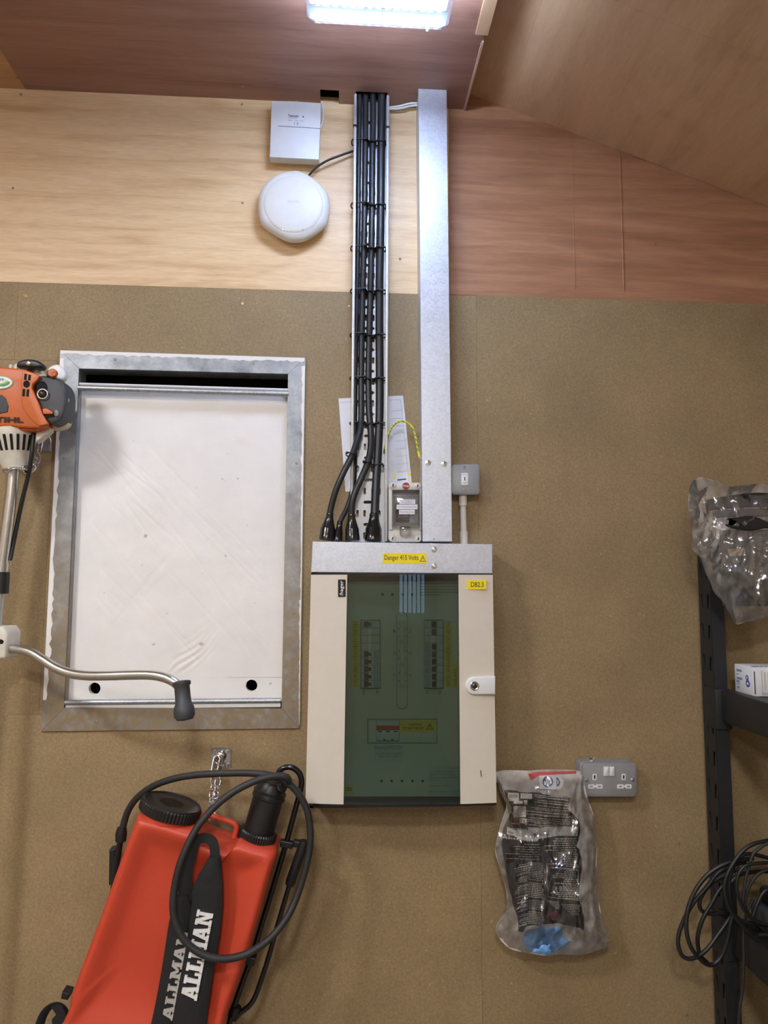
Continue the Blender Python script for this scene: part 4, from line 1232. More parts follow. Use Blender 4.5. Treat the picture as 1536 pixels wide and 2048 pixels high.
for k, (s, w) in enumerate([('This installation should be periodically', 64), ('inspected and tested and a report', 64), ('on its condition obtained', 60), ('as prescribed', 22)]):
    text(s, (860, 1541.5+k*5.6, 860+w, 1545.3+k*5.6), ID+0.0006, m_inkgrey, db)
text('Date of last inspection', (860, 1569.5, 899, 1573.5), ID+0.0006, m_inkgrey, db)
text('Recommended date of next inspection', (860, 1581, 922, 1585), ID+0.0006, m_inkgrey, db)
m_dimink = plain('dim_ink', (128, 134, 124), 0.6)
for k in range(6):
    x0 = 838 if k > 0 else 866
    flat(rc_(x0, 1161+k*5.6, 923 if k < 5 else 880, 1163+k*5.6), ID, m_dimink, 'print_line', 0.0002)
flat(rc_(684, 1570, 706, 1588), ID, m_dlabel, 'yellow_sticker', 0.0006)
flat(rc_(692, 1575.5, 704, 1577), ID+0.0006, m_ink, 'print_line', 0.0002)
flat(rc_(692, 1579.5, 704, 1581), ID+0.0006, m_ink, 'print_line', 0.0002)
# badge, number label and handle on the door
def onD(px, py):
    s = (px-616)/(990-616.0)
    return curve_d(s)
MB().slab(rrect(676, 1159, 691.5, 1194, 1.5), onD(684, 1170)+0.0008, onD(684, 1170)-0.004).build('maker_badge', m_blackgloss, db)
text(':hager', (679, 1161.5, 688.5, 1191.5), onD(684, 1170)+0.001, m_whiteink, db, rot=90, bold=0.01)
MB().slab([(933, 1160.5), (972.5, 1160), (972.5, 1178.5), (933.5, 1179)], onD(950, 1170)+0.003, onD(950, 1170)-0.004).build('board_number_label', m_yellow, db)
text('DB2.3', (942, 1164, 967, 1174), onD(950, 1170)+0.0032, m_ink, db)
hd0 = onD(955, 1372)
tab = [(991.5, 1353.5), (991.5, 1389.5)]+[(949+17.5*math.cos(math.radians(a)), 1371.8+18*math.sin(math.radians(a))) for a in range(90, 271, 15)]
hdl = MB().slab(tab, hd0+0.010, hd0-0.012, 0.004, 3).build('door_handle', m_white, db, 40)
MB().lathe([(0.0115, 0), (0.0115, 0.0015), (0.010, 0.0025), (0.0085, 0.0015)], P(949, 1372, hd0+0.0095), (0, -1, 0), 24).build('lock_ring', m_zinc, hdl, 40)
MB().lathe([(0.0065, 0), (0.0065, 0.003), (0.005, 0.004)], P(949, 1372, hd0+0.0095), (0, -1, 0), 20).build('lock_barrel', plain('dark_steel', (90, 88, 86), 0.3, 0.9), hdl, 40)
MB().lathe([(0.0022, 0), (0.0022, 0.0046)], P(949, 1372, hd0+0.0095), (0, -1, 0), 8).build('keyway', m_hole, hdl)
m_scuff = plain('scuff_grey', (110, 106, 100), 0.6)
flat([(960, 1540), (962, 1541), (963.5, 1552), (962, 1554)], onD(962, 1545)+0.002, m_scuff, 'scuff', 0.0004)

# ------------------------------------------------------------------ chains
def link(b, c, along, side, L, Wd, r):
    along = Vector(along).normalized(); side = Vector(side)
    side = (side-along*side.dot(along)).normalized()
    pts = []
    hw = Wd/2; hl = L/2-hw
    for k in range(7): a = math.pi*k/6; pts.append(Vector(c)+along*(hl+hw*math.sin(a))+side*(hw*math.cos(a)))
    for k in range(7): a = math.pi+math.pi*k/6; pts.append(Vector(c)+along*(-hl+hw*math.sin(a))+side*(hw*math.cos(a)))
    return b.loop(pts, r, 7)
def chain(t, pts, L=0.022, Wd=0.013, r=0.0019, pitch=None):
    pts = [Vector(p) for p in pts]
    pitch = pitch or (L-2.6*r)
    # resample
    seg = []; acc = 0; cur = pts[0]; out = [pts[0].copy()]
    i = 1; need = pitch
    pos = pts[0].copy()
    while i < len(pts):
        d = (pts[i]-pos).length
        if d >= need:
            pos = pos+(pts[i]-pos).normalized()*need; out.append(pos.copy()); need = pitch
        else:
            need -= d; pos = pts[i].copy(); i += 1
    for k in range(len(out)-1):
        al = out[k+1]-out[k]
        s = Vector((1, 0.35, 0)) if k % 2 else Vector((0.35, 1, 0.2))
        if abs(al.normalized().dot(s.normalized())) > 0.9: s = Vector((0, 0, 1))

        link_b = MB(); link(link_b, (out[k]+out[k+1])/2, al, s, L, Wd, r)
        link_b.build('chain_link', m_zinc, t, 60)

ca = thing('wall_anchor', P(442, 1536, 0.0), 'shiny zinc anchor plate on the wall above the red sprayer', 'anchor plate')
MB().slab(rrect(422, 1496, 462, 1536, 1.5), 0.003, 0.0, 0.0008, 1).build('plate', m_zinc, ca, 40)
MB().lathe([(0.016, 0), (0.014, 0.005), (0.008, 0.008), (0.002, 0.009)], P(441, 1512, 0.003), (0, -1, 0), 24).build('boss', m_zinc, ca, 60)
b = MB(); q = P(437, 1518, 0.012)
b.loop([q+Vector((0.011*math.cos(2*math.pi*k/16), -0.004, 0.011*math.sin(2*math.pi*k/16))) for k in range(16)], 0.003, 8); b.build('eye', m_zinc, ca, 60)
for (x, y) in [(429, 1503), (455, 1503), (455.5, 1529)]: inst('screw', me_pan, P(x, y, 0.003), ca, None, (0.9, 0.5, 0.9))
ch = thing('sprayer_chain', P(424, 1645, 0.05), 'bright steel chain holding the red sprayer to the wall anchor', 'chain')
b = MB(); link(b, P(431, 1530, 0.024), P(427.5, 1545, 0.03)-P(434, 1514, 0.018), (1, 0, 0), 0.046, 0.016, 0.0030); b.build('snap_link', m_zinc, ch, 60)
chain(ch, [P(428, 1543, 0.03), P(426, 1570, 0.04), P(423.5, 1600, 0.06), P(421, 1625, 0.09), P(419, 1643, 0.115)], 0.021, 0.013, 0.0020)
chain(ch, [P(441, 1520, 0.02), P(440, 1545, 0.025), P(435, 1565, 0.035), P(431, 1590, 0.05), P(429, 1615, 0.08), P(424, 1640, 0.115)], 0.021, 0.013, 0.0020)

# ------------------------------------------------------------------ knapsack sprayer
def puff(pix, d_ref, rings, n=3, closed_n=True):
    """outline as seen on plane d_ref; rings = (d, inset in metres)"""
    pts = [P(x, y, d_ref) for x, y in (smooth2(pix, n) if n else pix)]
    xz = [(p.x, p.z) for p in pts]
    b = MB()
    b.rings([[(x, -d, z) for x, z in inset(xz, i)] for d, i in rings])
    return b
def shrink(pix, d_ref, outer, inner, n=3):
    """outer: (d, inset m) rings from the back to the rim; inner: (d, scale) rings on the front face"""
    pts = [P(x, y, d_ref) for x, y in (smooth2(pix, n) if n else pix)]
    xz = [(p.x, p.z) for p in pts]
    b = MB(); R = [[(x, -d, z) for x, z in inset(xz, i)] for d, i in outer]
    last = inset(xz, outer[-1][1])
    cx = sum(p[0] for p in last)/len(last); cz = sum(p[1] for p in last)/len(last)
    for d, k in inner: R.append([(cx+(x-cx)*k, -d, cz+(z-cz)*k) for x, z in last])
    b.rings(R)
    return b

sp = thing('knapsack_sprayer', P(300, 2090, 0.13), 'red knapsack sprayer with black straps hanging by a chain', 'sprayer')
tank = [(275, 1634), (300, 1637), (340, 1648), (372, 1658), (390, 1664), (398, 1678), (412, 1688), (440, 1696), (458, 1701), (468, 1694), (478, 1686), (495, 1689), (520, 1697), (543, 1703), (552, 1712), (549, 1728), (540, 1757), (528, 1802), (514, 1852), (498, 1907), (480, 1960), (466, 2000), (452, 2040), (438, 2095), (400, 2110), (300, 2110), (180, 2105), (112, 2096), (118, 2060), (128, 2036), (133, 2022), (134, 2008), (142, 1985), (156, 1945), (176, 1893), (198, 1834), (220, 1772), (240, 1716), (256, 1672), (268, 1644)]
DT = 0.205
b = shrink(tank, DT, [(0.070, 0.008), (0.074, 0.003), (0.082, 0.0), (0.175, 0.0)],
           [(0.188, 0.992), (0.199, 0.975), (0.206, 0.95), (0.2095, 0.92), (0.2085, 0.88), (0.203, 0.81), (0.193, 0.72), (0.186, 0.62), (0.184, 0.45), (0.184, 0.25), (0.184, 0.08)])
b.build('tank', m_redtank, sp, 60)
MB().tube(catmull([P(397, 1660, 0.13), P(397, 1646, 0.13), P(399, 1636, 0.13), P(406, 1629, 0.13), P(418, 1629, 0.13), P(440, 1637, 0.13), P(460, 1643, 0.13), P(470, 1649, 0.13), P(473, 1658, 0.13), P(468, 1676, 0.13)], 6), 0.0068, 12).build('carry_handle', m_redtank, sp, 60)
ux = Vector((math.sin(math.radians(16)), 0.02, math.cos(math.radians(16)))).normalized()
cpos = P(337, 1628, 0.1425)
MB().lathe([(0.064, -0.012), (0.066, -0.002), (0.066, 0.004)], cpos, ux, 40).build('filler_neck', m_redtank, sp, 40)
lid = MB().lathe([(0.0715, 0.002), (0.0735, 0.004), (0.0735, 0.024), (0.071, 0.027)], cpos, ux, 108, 1, 0.0022).build('filler_cap', m_black, sp)
MB().lathe([(0.0705, 0.026), (0.070, 0.0295), (0.066, 0.030), (0.064, 0.0275), (0.030, 0.027), (0.002, 0.027)], cpos, ux, 48).build('cap_top', m_black, lid, 40)
uy = Vector((math.sin(math.radians(15.5)), 0.02, math.cos(math.radians(15.5)))).normalized()
pb = P(512, 1680, 0.1425)
Lp = (P(548, 1562, 0.1425)-pb).length
col = MB().lathe([(0.044, -0.004), (0.0465, 0.0), (0.0465, 0.020), (0.044, 0.024), (0.037, 0.025)], pb, uy, 92, 1, 0.0018).build('pump_collar', m_black, sp)
MB().lathe([(0.037, 0.016), (0.037, Lp*0.70), (0.0385, Lp*0.71), (0.0405, Lp*0.72), (0.0405, Lp*0.745), (0.0385, Lp*0.755), (0.0375, Lp*0.79), (0.0405, Lp*0.80), (0.0405, Lp*0.82), (0.037, Lp*0.83), (0.034, Lp*0.93), (0.028, Lp*0.99), (0.012, Lp*1.0)], pb, uy, 40).build('pump_cylinder', m_black, sp, 40)
nz0 = P(553, 1577, 0.15); nz1 = P(577, 1567, 0.18)
MB().lathe([(0.010, 0), (0.0155, 0.006), (0.0155, 0.022), (0.013, 0.024), (0.010, 0.034)], nz0, nz1-nz0, 36, 1, 0.001).build('hose_nut', m_black, sp)
hose = [(572, 1570, 0.17), (578, 1562, 0.185), (572, 1554, 0.195), (552, 1552, 0.20), (525, 1557, 0.205), (490, 1571, 0.21), (455, 1592, 0.215), (425, 1618, 0.222), (400, 1647, 0.23), (380, 1680, 0.24), (360, 1728, 0.25), (349, 1776, 0.252), (346, 1815, 0.255), (352, 1848, 0.258), (370, 1882, 0.26), (400, 1906, 0.26), (435, 1917, 0.258), (470, 1915, 0.25), (505, 1902, 0.24), (545, 1872, 0.22), (578, 1828, 0.20), (600, 1775, 0.185), (616, 1716, 0.18), (621, 1668, 0.178), (615, 1624, 0.176), (602, 1595, 0.176), (583, 1572, 0.178), (560, 1557, 0.180), (530, 1549, 0.176), (490, 1546, 0.168), (440, 1547, 0.158), (390, 1550, 0.145), (345, 1558, 0.13), (305, 1573, 0.115), (274, 1596, 0.10), (256, 1622, 0.09), (247, 1650, 0.085), (244, 1664, 0.085)]
MB().tube(catmull([P(*h) for h in hose], 8), 0.0082, 14).build('hose', m_hose, sp, 60)
wd = MB().tube([P(244, 1655, 0.085), P(242.5, 1667, 0.085), P(241.5, 1682, 0.085)], [0.0112, 0.0142, 0.0130], 16).build('lance_nut', m_black, sp, 40)
MB().tube([P(241, 1680, 0.085), P(233, 1730, 0.07), P(225, 1790, 0.06)], 0.0075, 10).build('lance', m_black, sp, 60)
MB().slab([(218, 1700), (231, 1697), (229, 1765), (217, 1772)], 0.03, 0.002, 0.003).build('lance_bracket', m_black, sp)
# straps: webbing and pads
def ribbon(left, right, d, th, mat, name, rows=6, puffy=0.004):
    """padded band between two seen edges"""
    L_ = catmull([P(x, y, d) for x, y in left], 5); R_ = catmull([P(x, y, d) for x, y in right], 5)
    n = min(len(L_), len(R_))
    b = MB(); R = []
    m = 8
    for i in range(n):
        a, c = L_[i], R_[min(int(i*len(R_)/n), len(R_)-1)]
        ring = []
        for k in range(m+1):
            t = k/m; q = a.lerp(c, t)
            ring.append((q.x, -(d+puffy*math.sin(math.pi*t)**0.5+0.0012*noise.noise(Vector((q.x*40, 2, q.z*55)))), q.z))
        for k in range(m+1):
            t = 1-k/m; q = a.lerp(c, t)
            ring.append((q.x, -(d-th), q.z))
        R.append(ring)
    b.rings(R)
    return b.build(name, mat, sp, 50)
web = [P(372, 1800, 0.214), P(370, 1760, 0.216), P(376, 1720, 0.218), P(385, 1692, 0.220), P(396, 1679, 0.221), P(412, 1676, 0.221), P(424, 1682, 0.221), P(429, 1698, 0.222), P(430, 1720, 0.222)]
w2 = catmull(web, 6)
b = MB(); R = []
for i, p in enumerate(w2):
    t = (w2[min(i+1, len(w2)-1)]-w2[max(i-1, 0)]).normalized()
    s = Vector((t.z, 0, -t.x)).normalized()
    hw = 0.016 if i < 14 else 0.016-0.005*min(1, (i-14)/12.0)
    R.append([p+s*hw+Vector((0, 0.0015, 0)), p+s*hw+Vector((0, -0.0015, 0)), p-s*hw+Vector((0, -0.0015, 0)), p-s*hw+Vector((0, 0.0015, 0))])
b.rings(R).build('webbing', m_strap, sp, 40)
ribbon([(350, 1790), (338, 1845), (331, 1890), (323, 1940), (315, 1985), (306, 2030), (294, 2080)],
       [(377, 1790), (384, 1830), (378, 1880), (369, 1930), (360, 1975), (351, 2020), (340, 2080)], 0.216, 0.008, m_strap, 'shoulder_strap', puffy=0.006)
ribbon([(418, 1714), (402, 1742), (386, 1772), (383, 1810), (376, 1865), (367, 1925), (356, 1985), (346, 2040), (342, 2090)],
       [(440, 1714), (442, 1742), (444.5, 1775), (444, 1810), (440, 1858), (432, 1912), (423, 1965), (414, 2030), (409, 2090)], 0.226, 0.010, m_strap, 'shoulder_strap', puffy=0.007)
# slab serif letters, strokes in a unit cell (x right, y up)
GL = {
 'A': [[(0.34, 1), (0.66, 1), (0.90, 0.12), (0.68, 0.12)], [(0.34, 1), (0.52, 1), (0.30, 0.12), (0.08, 0.12)], [(0.26, 0.27), (0.72, 0.27), (0.72, 0.44), (0.26, 0.44)], [(0, 0), (0.42, 0), (0.42, 0.16), (0, 0.16)], [(0.56, 0), (1, 0), (1, 0.16), (0.56, 0.16)]],
 'L': [[(0.12, 0), (0.46, 0), (0.46, 1), (0.12, 1)], [(0, 0.84), (0.60, 0.84), (0.60, 1), (0, 1)], [(0, 0), (0.95, 0), (0.95, 0.17), (0, 0.17)], [(0.77, 0), (0.95, 0), (0.95, 0.42), (0.77, 0.42)]],
 'M': [[(0.08, 0), (0.28, 0), (0.28, 1), (0.08, 1)], [(0.72, 0), (0.92, 0), (0.92, 1), (0.72, 1)], [(0.08, 1), (0.30, 1), (0.56, 0.25), (0.44, 0.25)], [(0.92, 1), (0.70, 1), (0.44, 0.25), (0.56, 0.25)], [(0, 0), (0.38, 0), (0.38, 0.16), (0, 0.16)], [(0.62, 0), (1, 0), (1, 0.16), (0.62, 0.16)], [(0, 0.84), (0.2, 0.84), (0.2, 1), (0, 1)], [(0.8, 0.84), (1, 0.84), (1, 1), (0.8, 1)]],
 'N': [[(0.10, 0), (0.30, 0), (0.30, 1), (0.10, 1)], [(0.70, 0), (0.90, 0), (0.90, 1), (0.70, 1)], [(0.10, 1), (0.34, 1), (0.90, 0), (0.66, 0)], [(0, 0), (0.42, 0), (0.42, 0.16), (0, 0.16)], [(0, 0.84), (0.2, 0.84), (0.2, 1), (0, 1)], [(0.58, 0.84), (1, 0.84), (1, 1), (0.58, 1)]]}
def slabtext(s, p0, p1, hpx, d, mat, widths, half=None):
    """letters running from p0 to p1 (pixels), letter tops to the left of that line"""
    tot = sum(widths); x = 0
    dx, dy = p1[0]-p0[0], p1[1]-p0[1]
    Lh = math.hypot(dx, dy); ex, ey = dx/Lh, dy/Lh
    nx, ny = ey, -ex      # towards the letter tops
    for ch_, w in zip(s, widths):
        b = MB()
        for ki, st in enumerate(GL[ch_]):
            pix = []
            for u, v in st:
                al = (x+u*w*0.94)/tot*Lh; up = (v-0.5)*hpx
                pix.append((p0[0]+ex*al+nx*up, p0[1]+ey*al+ny*up))
            b.slab(pix, d+0.0002*ki, d-0.006-0.0002*ki)
        b.build('lettering', mat, sp)
        x += w
slabtext('ALLMAN', (377, 1999), (411, 1822), 33, 0.2368, m_whiteink, [1.0, 0.85, 0.85, 1.25, 1.0, 1.0])
slabtext('ALLMAN', (334, 2040), (367, 1862), 21, 0.2252, plain('grey_ink_strap', (176, 172, 166), 0.6), [1.0, 0.85, 0.85, 1.25, 1.0, 1.0])
# pump lever and its tubes on the right
hk = catmull([P(555, 1552, 0.10), P(560, 1541, 0.10), P(572, 1534.5, 0.10), P(586, 1536, 0.10), P(598, 1546, 0.10), P(603, 1562, 0.10), P(600, 1583, 0.10), P(589, 1625, 0.10), P(572, 1688, 0.10), P(552, 1756, 0.10), P(530, 1828, 0.10), P(508, 1900, 0.10), P(487, 1960, 0.11), P(468, 2015, 0.12), P(452, 2075, 0.13)], 6)
MB().tube(hk, 0.0072, 12).build('frame_tube', m_blackgloss, sp, 60)
MB().tube([P(609, 1681, 0.12), P(607, 1690, 0.12), P(593, 1730, 0.12), P(581, 1764, 0.12), P(579, 1770, 0.12)], [0.011, 0.0128, 0.0125, 0.0125, 0.0105], 14).build('lever_grip', m_black, sp, 50)
MB().tube(catmull([P(582, 1760, 0.12), P(570, 1800, 0.12), P(555, 1852, 0.12), P(538, 1912, 0.12), P(521, 1965, 0.12), P(509, 1996, 0.12), P(497, 2013, 0.12), P(480, 2026, 0.12), P(468, 2040, 0.12)], 6), 0.0062, 12).build('pump_lever', m_blackgloss, sp, 60)
MB().slab([(561, 1681), (587, 1686), (584, 1699), (559, 1695)], 0.112, 0.096, 0.003).build('lever_clip', m_black, sp)
MB().slab([(588, 1682), (600, 1684), (597, 1697), (585, 1695)], 0.118, 0.10, 0.003).build('lever_clip', m_black, sp)
MB().slab([(489, 1912), (512, 1917), (508, 1934), (484, 1929)], 0.116, 0.09, 0.003).build('lever_clip', m_black, sp)
MB().tube([P(473, 2012, 0.12), P(466, 2032, 0.12)], 0.0125, 16).build('pivot_sleeve', m_blackgloss, sp, 50)
# lower left strap end and spigot
MB().slab([(124, 1984), (139, 1988), (135, 2001), (121, 1998)], 0.12, 0.09, 0.002).build('spigot', m_black, sp)
MB().tube(catmull([P(126, 2036, 0.10), P(126, 2018, 0.11), P(112, 2009, 0.12), P(95, 2018, 0.12), P(84, 2036, 0.12), P(76, 2062, 0.12)], 5), 0.012, 10, True, 0.25).build('strap_end', m_strap, sp, 50)
MB().slab([(100, 2012), (118, 2006), (130, 2024), (133, 2036), (122, 2050), (106, 2066), (103, 2040), (112, 2030)], 0.125, 0.12, 0.001, 1).build('strap_end', m_strap, sp)

# ------------------------------------------------------------------ brush cutter hanging on the left
bc = thing('brush_cutter', P(0, 1420, 0.13), 'orange and grey petrol brush cutter hanging at the left edge', 'brush cutter')
DS = 0.115
def px(pts, d_ref, d0, d1, mat, name, bev=0.006, n=0, parent=None, sm=40):
    return MB().slab(smooth2(pts, n) if n else pts, d1, d0, bev, 3).build(name, mat, parent or bc, sm)
px([(14, 742), (20, 730), (34, 725), (55, 727), (74, 735), (84, 748), (88, 765), (40, 775), (12, 760)], 0.1, 0.06, 0.10, m_offwhite, 'starter_housing', 0.008)
for k in range(6):
    x = 18+k*10.5
    px([(x, 729), (x+5.5, 728), (x+4.5, 742), (x-1, 742)], 0.1, 0.10, 0.108, m_offwhite, 'cooling_fin', 0.001)
px(smooth2([(92, 752), (96, 735), (112, 728), (124, 734), (130, 748), (124, 760), (108, 762)], 3), 0.1, 0.105, 0.125, m_white, 'fuel_cap', 0.006)
px([(100, 758), (124, 765), (137, 792), (139, 815), (135, 843), (127, 853), (108, 858), (92, 853), (88, 840)], 0.1, 0.095, 0.125, m_tan, 'fuel_tank', 0.010, 2)
px([(-84, 800), (-82, 760), (-70, 738), (-45, 731), (0, 733), (44, 737), (70, 746), (78, 751), (73, 760), (64, 768), (62, 776), (66, 786), (73, 802), (81, 826), (88, 840), (92, 850), (80, 856), (60, 856), (20, 853), (-55, 852), (-76, 838)], 0.15, 0.125, 0.17, m_orange, 'engine_cowl', 0.006)
px([(45, 739), (72, 748), (79, 752), (74, 760), (65, 768), (63, 776), (67, 786), (75, 803), (84, 827), (93, 842), (96, 848), (78, 852), (60, 838), (46, 818), (42, 800), (42, 770)], 0.2, 0.165, 0.1745, m_orange, 'side_cover', 0.002)
px([(-30, 851), (60, 855), (78, 856), (74, 861), (-28, 861)], 0.15, 0.12, 0.16, m_orange, 'cowl_skirt', 0.004)
px([(76, 752), (86, 750), (104, 753), (118, 757), (127, 768), (131, 782), (132, 800), (129, 820), (123, 836), (112, 845), (100, 847), (90, 836), (81, 818), (75, 798), (72, 780), (72, 764)], 0.15, 0.10, 0.165, m_dgrey, 'filter_cover', 0.008, 2)
MB().slab(circ(84, 777, 11, 15), 0.166, 0.161).build('cover_recess', m_hole, bc)
b = MB(); q = P(85, 788, 0.171); rr_ = (P(95, 788, 0.171)-q).length
b.loop([q+Vector((rr_*math.cos(2*math.pi*k/24), 0, rr_*math.sin(2*math.pi*k/24))) for k in range(24)], 0.0016, 8); b.build('plug_ring', m_steel, bc, 60)
MB().lathe([(0.0115, 0), (0.0115, 0.003), (0.008, 0.007), (0.002, 0.009)], P(85, 788, 0.164), (0, -1, 0), 20).build('spark_plug_boot', plain('dark_brown', (48, 26, 18), 0.3), bc, 60)
for (x0, y0, x1, y1) in [(49, 747, 54, 760), (57, 749, 62, 761), (45.5, 777.5, 50.5, 793), (53.5, 778, 58.5, 793.5)]:
    MB().slab([(x0, y0), (x1, y0+0.8), (x1-1.2, y1), (x0-1.2, y1-0.8)], 0.1751, 0.17).build('vent_slot', m_hole, bc)
MB().slab(circ(53, 768, 6.6, 7.4), 0.1751, 0.17).build('vent_hole', m_hole, bc)
px([(92, 744), (95, 739), (104, 740), (104, 752), (92, 752)], 0.2, 0.14, 0.17, m_dgrey, 'knob_bracket', 0.004)
MB().lathe([(0.0112, 0), (0.0112, 0.007), (0.0095, 0.010), (0.002, 0.0102)], P(107, 747.5, 0.165), (0, -1, 0), 24).build('cover_knob', m_orange, bc, 40)
text('C', (103, 743, 111, 752), 0.1755, plain('dark_orange', (150, 56, 14), 0.5), bc)
MB().slab([(80, 816), (100, 820), (112, 826), (108, 834), (92, 836), (84, 830)], 0.1662, 0.162).build('lever_recess', m_hole, bc)
px([(84, 818), (92, 816), (106, 824), (104, 828), (86, 828)], 0.2, 0.163, 0.171, m_orange, 'choke_lever', 0.002)
MB().slab(circ(112, 826, 5, 7.5), 0.17, 0.162, 0.003).build('primer_bulb', plain('grey_bulb', (116, 118, 120), 0.35), bc, 40)
MB().lathe([(0.006, 0), (0.006, 0.002), (0.004, 0.003)], P(134, 800, 0.150), (0.8, -0.6, 0), 14).build('cover_screw', m_steel, bc, 40)
MB().slab([(-20, 788), (4, 790), (12, 797), (17, 812), (15, 824), (0, 827), (-20, 826)], 0.1715, 0.165, 0.001, 1).build('choke_recess', m_black, bc)
MB().slab(circ(-1, 765, 27, 13.5, 36), 0.1718, 0.169).build('badge_rim', plain('badge_green', (132, 160, 96), 0.4), bc)
MB().slab(circ(-1, 765, 25, 12, 36), 0.1724, 0.17).build('badge', m_white, bc)
MB().slab([(-20, 768), (0, 769), (12, 766), (16, 762), (20, 764), (18, 769), (8, 773), (-20, 772)], 0.1728, 0.1722).build('badge_swoosh', plain('swoosh_green', (64, 120, 72), 0.4), bc)
MB().slab([(-20, 765), (2, 766), (12, 763), (8, 760), (14, 761), (15, 765), (6, 768.5), (-20, 768)], 0.1729, 0.1722).build('badge_swoosh', plain('swoosh_lime', (150, 190, 70), 0.4), bc)
text('plus', (-15, 754.5, 8, 763), 0.1729, m_inkgrey, bc, bold=0.02)
text('STIHL', (-22, 834, 47, 845), 0.1722, m_ink, bc, bold=0.04)
# starter grip
gp = px(smooth2([(32, 729), (36, 722), (50, 718), (64, 718), (78, 722), (84, 728), (80, 735), (60, 735), (44, 734), (34, 734)], 2), 0.12, 0.10, 0.128, m_black, 'starter_grip', 0.006)
MB().lathe([(0.0065, 0), (0.0065, 0.002), (0.005, 0.003)], P(57, 726, 0.127), (0, -1, 0), 16).build('grip_boss', m_zinc, gp, 40)
MB().tube([P(58, 735, 0.11), P(61, 744, 0.105), P(63, 752, 0.10)], 0.006, 10).build('starter_stem', plain('stem_brown', (62, 40, 30), 0.5), bc, 50)
# clutch housing with slots
ca0, ca1 = P(27, 862, DS), P(31, 938, DS)
ax = (ca1-ca0); Lc = ax.length
s1 = (1.95-DS)/FPX
MB().lathe([(43*s1, 0), (43*s1, Lc*0.12), (41*s1, Lc*0.22), (38*s1, Lc*0.36), (34*s1, Lc*0.55), (30*s1, Lc*0.68), (26*s1, Lc*0.85), (22*s1, Lc*1.0)], ca0, ax, 48).build('clutch_housing', m_offwhite, bc, 30)
axn = ax.normalized(); sd = Vector((1, 0, 0)); sd = (sd-axn*sd.dot(axn)).normalized(); nd = axn.cross(sd)
if nd.y > 0: nd = -nd
for k in range(-4, 5):
    an = k*0.29
    def rim(r, t, e=0.0008): return ca0+axn*(Lc*t)+(sd*math.sin(an)+nd*math.cos(an))*(r*s1+e)
    tg = (sd*math.cos(an)-nd*math.sin(an))
    w = 0.0030
    b = MB()
    p = [(42.6, 0.20), (38.6, 0.36), (33.8, 0.58)]
    b.rings([[rim(r, t)+tg*w, rim(r, t)-tg*w, rim(r, t, -0.004)-tg*w, rim(r, t, -0.004)+tg*w] for r, t in p])
    b.build('housing_slot', m_hole, bc)
px([(80, 852), (100, 851), (100, 860), (93, 868), (78, 880), (70, 884), (72, 866)], 0.12, 0.115, 0.14, m_offwhite, 'housing_bracket', 0.004)
# shaft
sh = [P(27, 936, DS), P(22, 992, DS), P(12, 1068, DS), P(4, 1128, DS)]
MB().tube(sh, 0.0142, 24).build('shaft_tube', m_steel, bc, 60)
MB().tube([P(4, 1125, DS), P(2, 1146, DS)], 0.0175, 20).build('shaft_collar', m_steel, bc, 40)
MB().tube([P(3, 1144, DS), P(0, 1187, DS)], 0.0195, 20).build('shaft_clamp', m_black, bc, 40)
MB().tube([P(-1, 1185, DS), P(-8, 1262, DS), P(-20, 1420, DS), P(-60, 2000, DS)], 0.0130, 20).build('lower_shaft', plain('pale_tube', (190, 188, 180), 0.35, 0.6), bc, 60)
px([(-30, 1254), (4, 1254), (11, 1262), (14, 1268), (12, 1290), (11, 1314), (8, 1318), (-30, 1318)], 0.15, 0.09, 0.165, m_offwhite, 'handle_clamp', 0.006)
MB().slab([(-10, 1277), (4, 1279), (8, 1283), (5, 1288), (-10, 1288)], 0.1655, 0.162).build('clamp_bolt_recess', m_hole, bc)
hd = [(4, 1297, 0.14), (25, 1297.5, 0.142), (45, 1300, 0.148), (65, 1307, 0.155), (88, 1321, 0.165), (112, 1336, 0.175), (138, 1346, 0.185), (170, 1351, 0.195), (210, 1351.5, 0.205), (260, 1350, 0.215), (300, 1350, 0.225), (325, 1354, 0.232), (345, 1362, 0.238), (358, 1373, 0.24), (364, 1386, 0.24)]
MB().tube(catmull([P(*h) for h in hd], 7), 0.0112, 18).build('handlebar', m_steel, bc, 60)
g0, g1 = P(363, 1362, 0.243), P(370, 1441, 0.262)
Lg = (g1-g0).length; s2 = (1.95-0.25)/FPX
MB().lathe([(12*s2, 0), (17.2*s2, Lg*0.02), (17.2*s2, Lg*0.10), (14.6*s2, Lg*0.13), (14.6*s2, Lg*0.4), (15.6*s2, Lg*0.58), (19.0*s2, Lg*0.66), (20.0*s2, Lg*0.76), (19.5*s2, Lg*0.88), (15*s2, Lg*0.98), (4*s2, Lg*1.0)], g0, g1-g0, 32).build('hand_grip', m_dgrey, bc, 50)
MB().tube(catmull([P(68, 852, 0.13), P(66, 880, 0.13), P(63.5, 910, 0.13), P(58, 945, 0.12), (P(47, 990, 0.11)), P(37, 1035, 0.10), P(27, 1085, 0.10), P(20, 1120, 0.11)], 6), 0.0055, 10).build('throttle_cable', m_black, bc, 60)
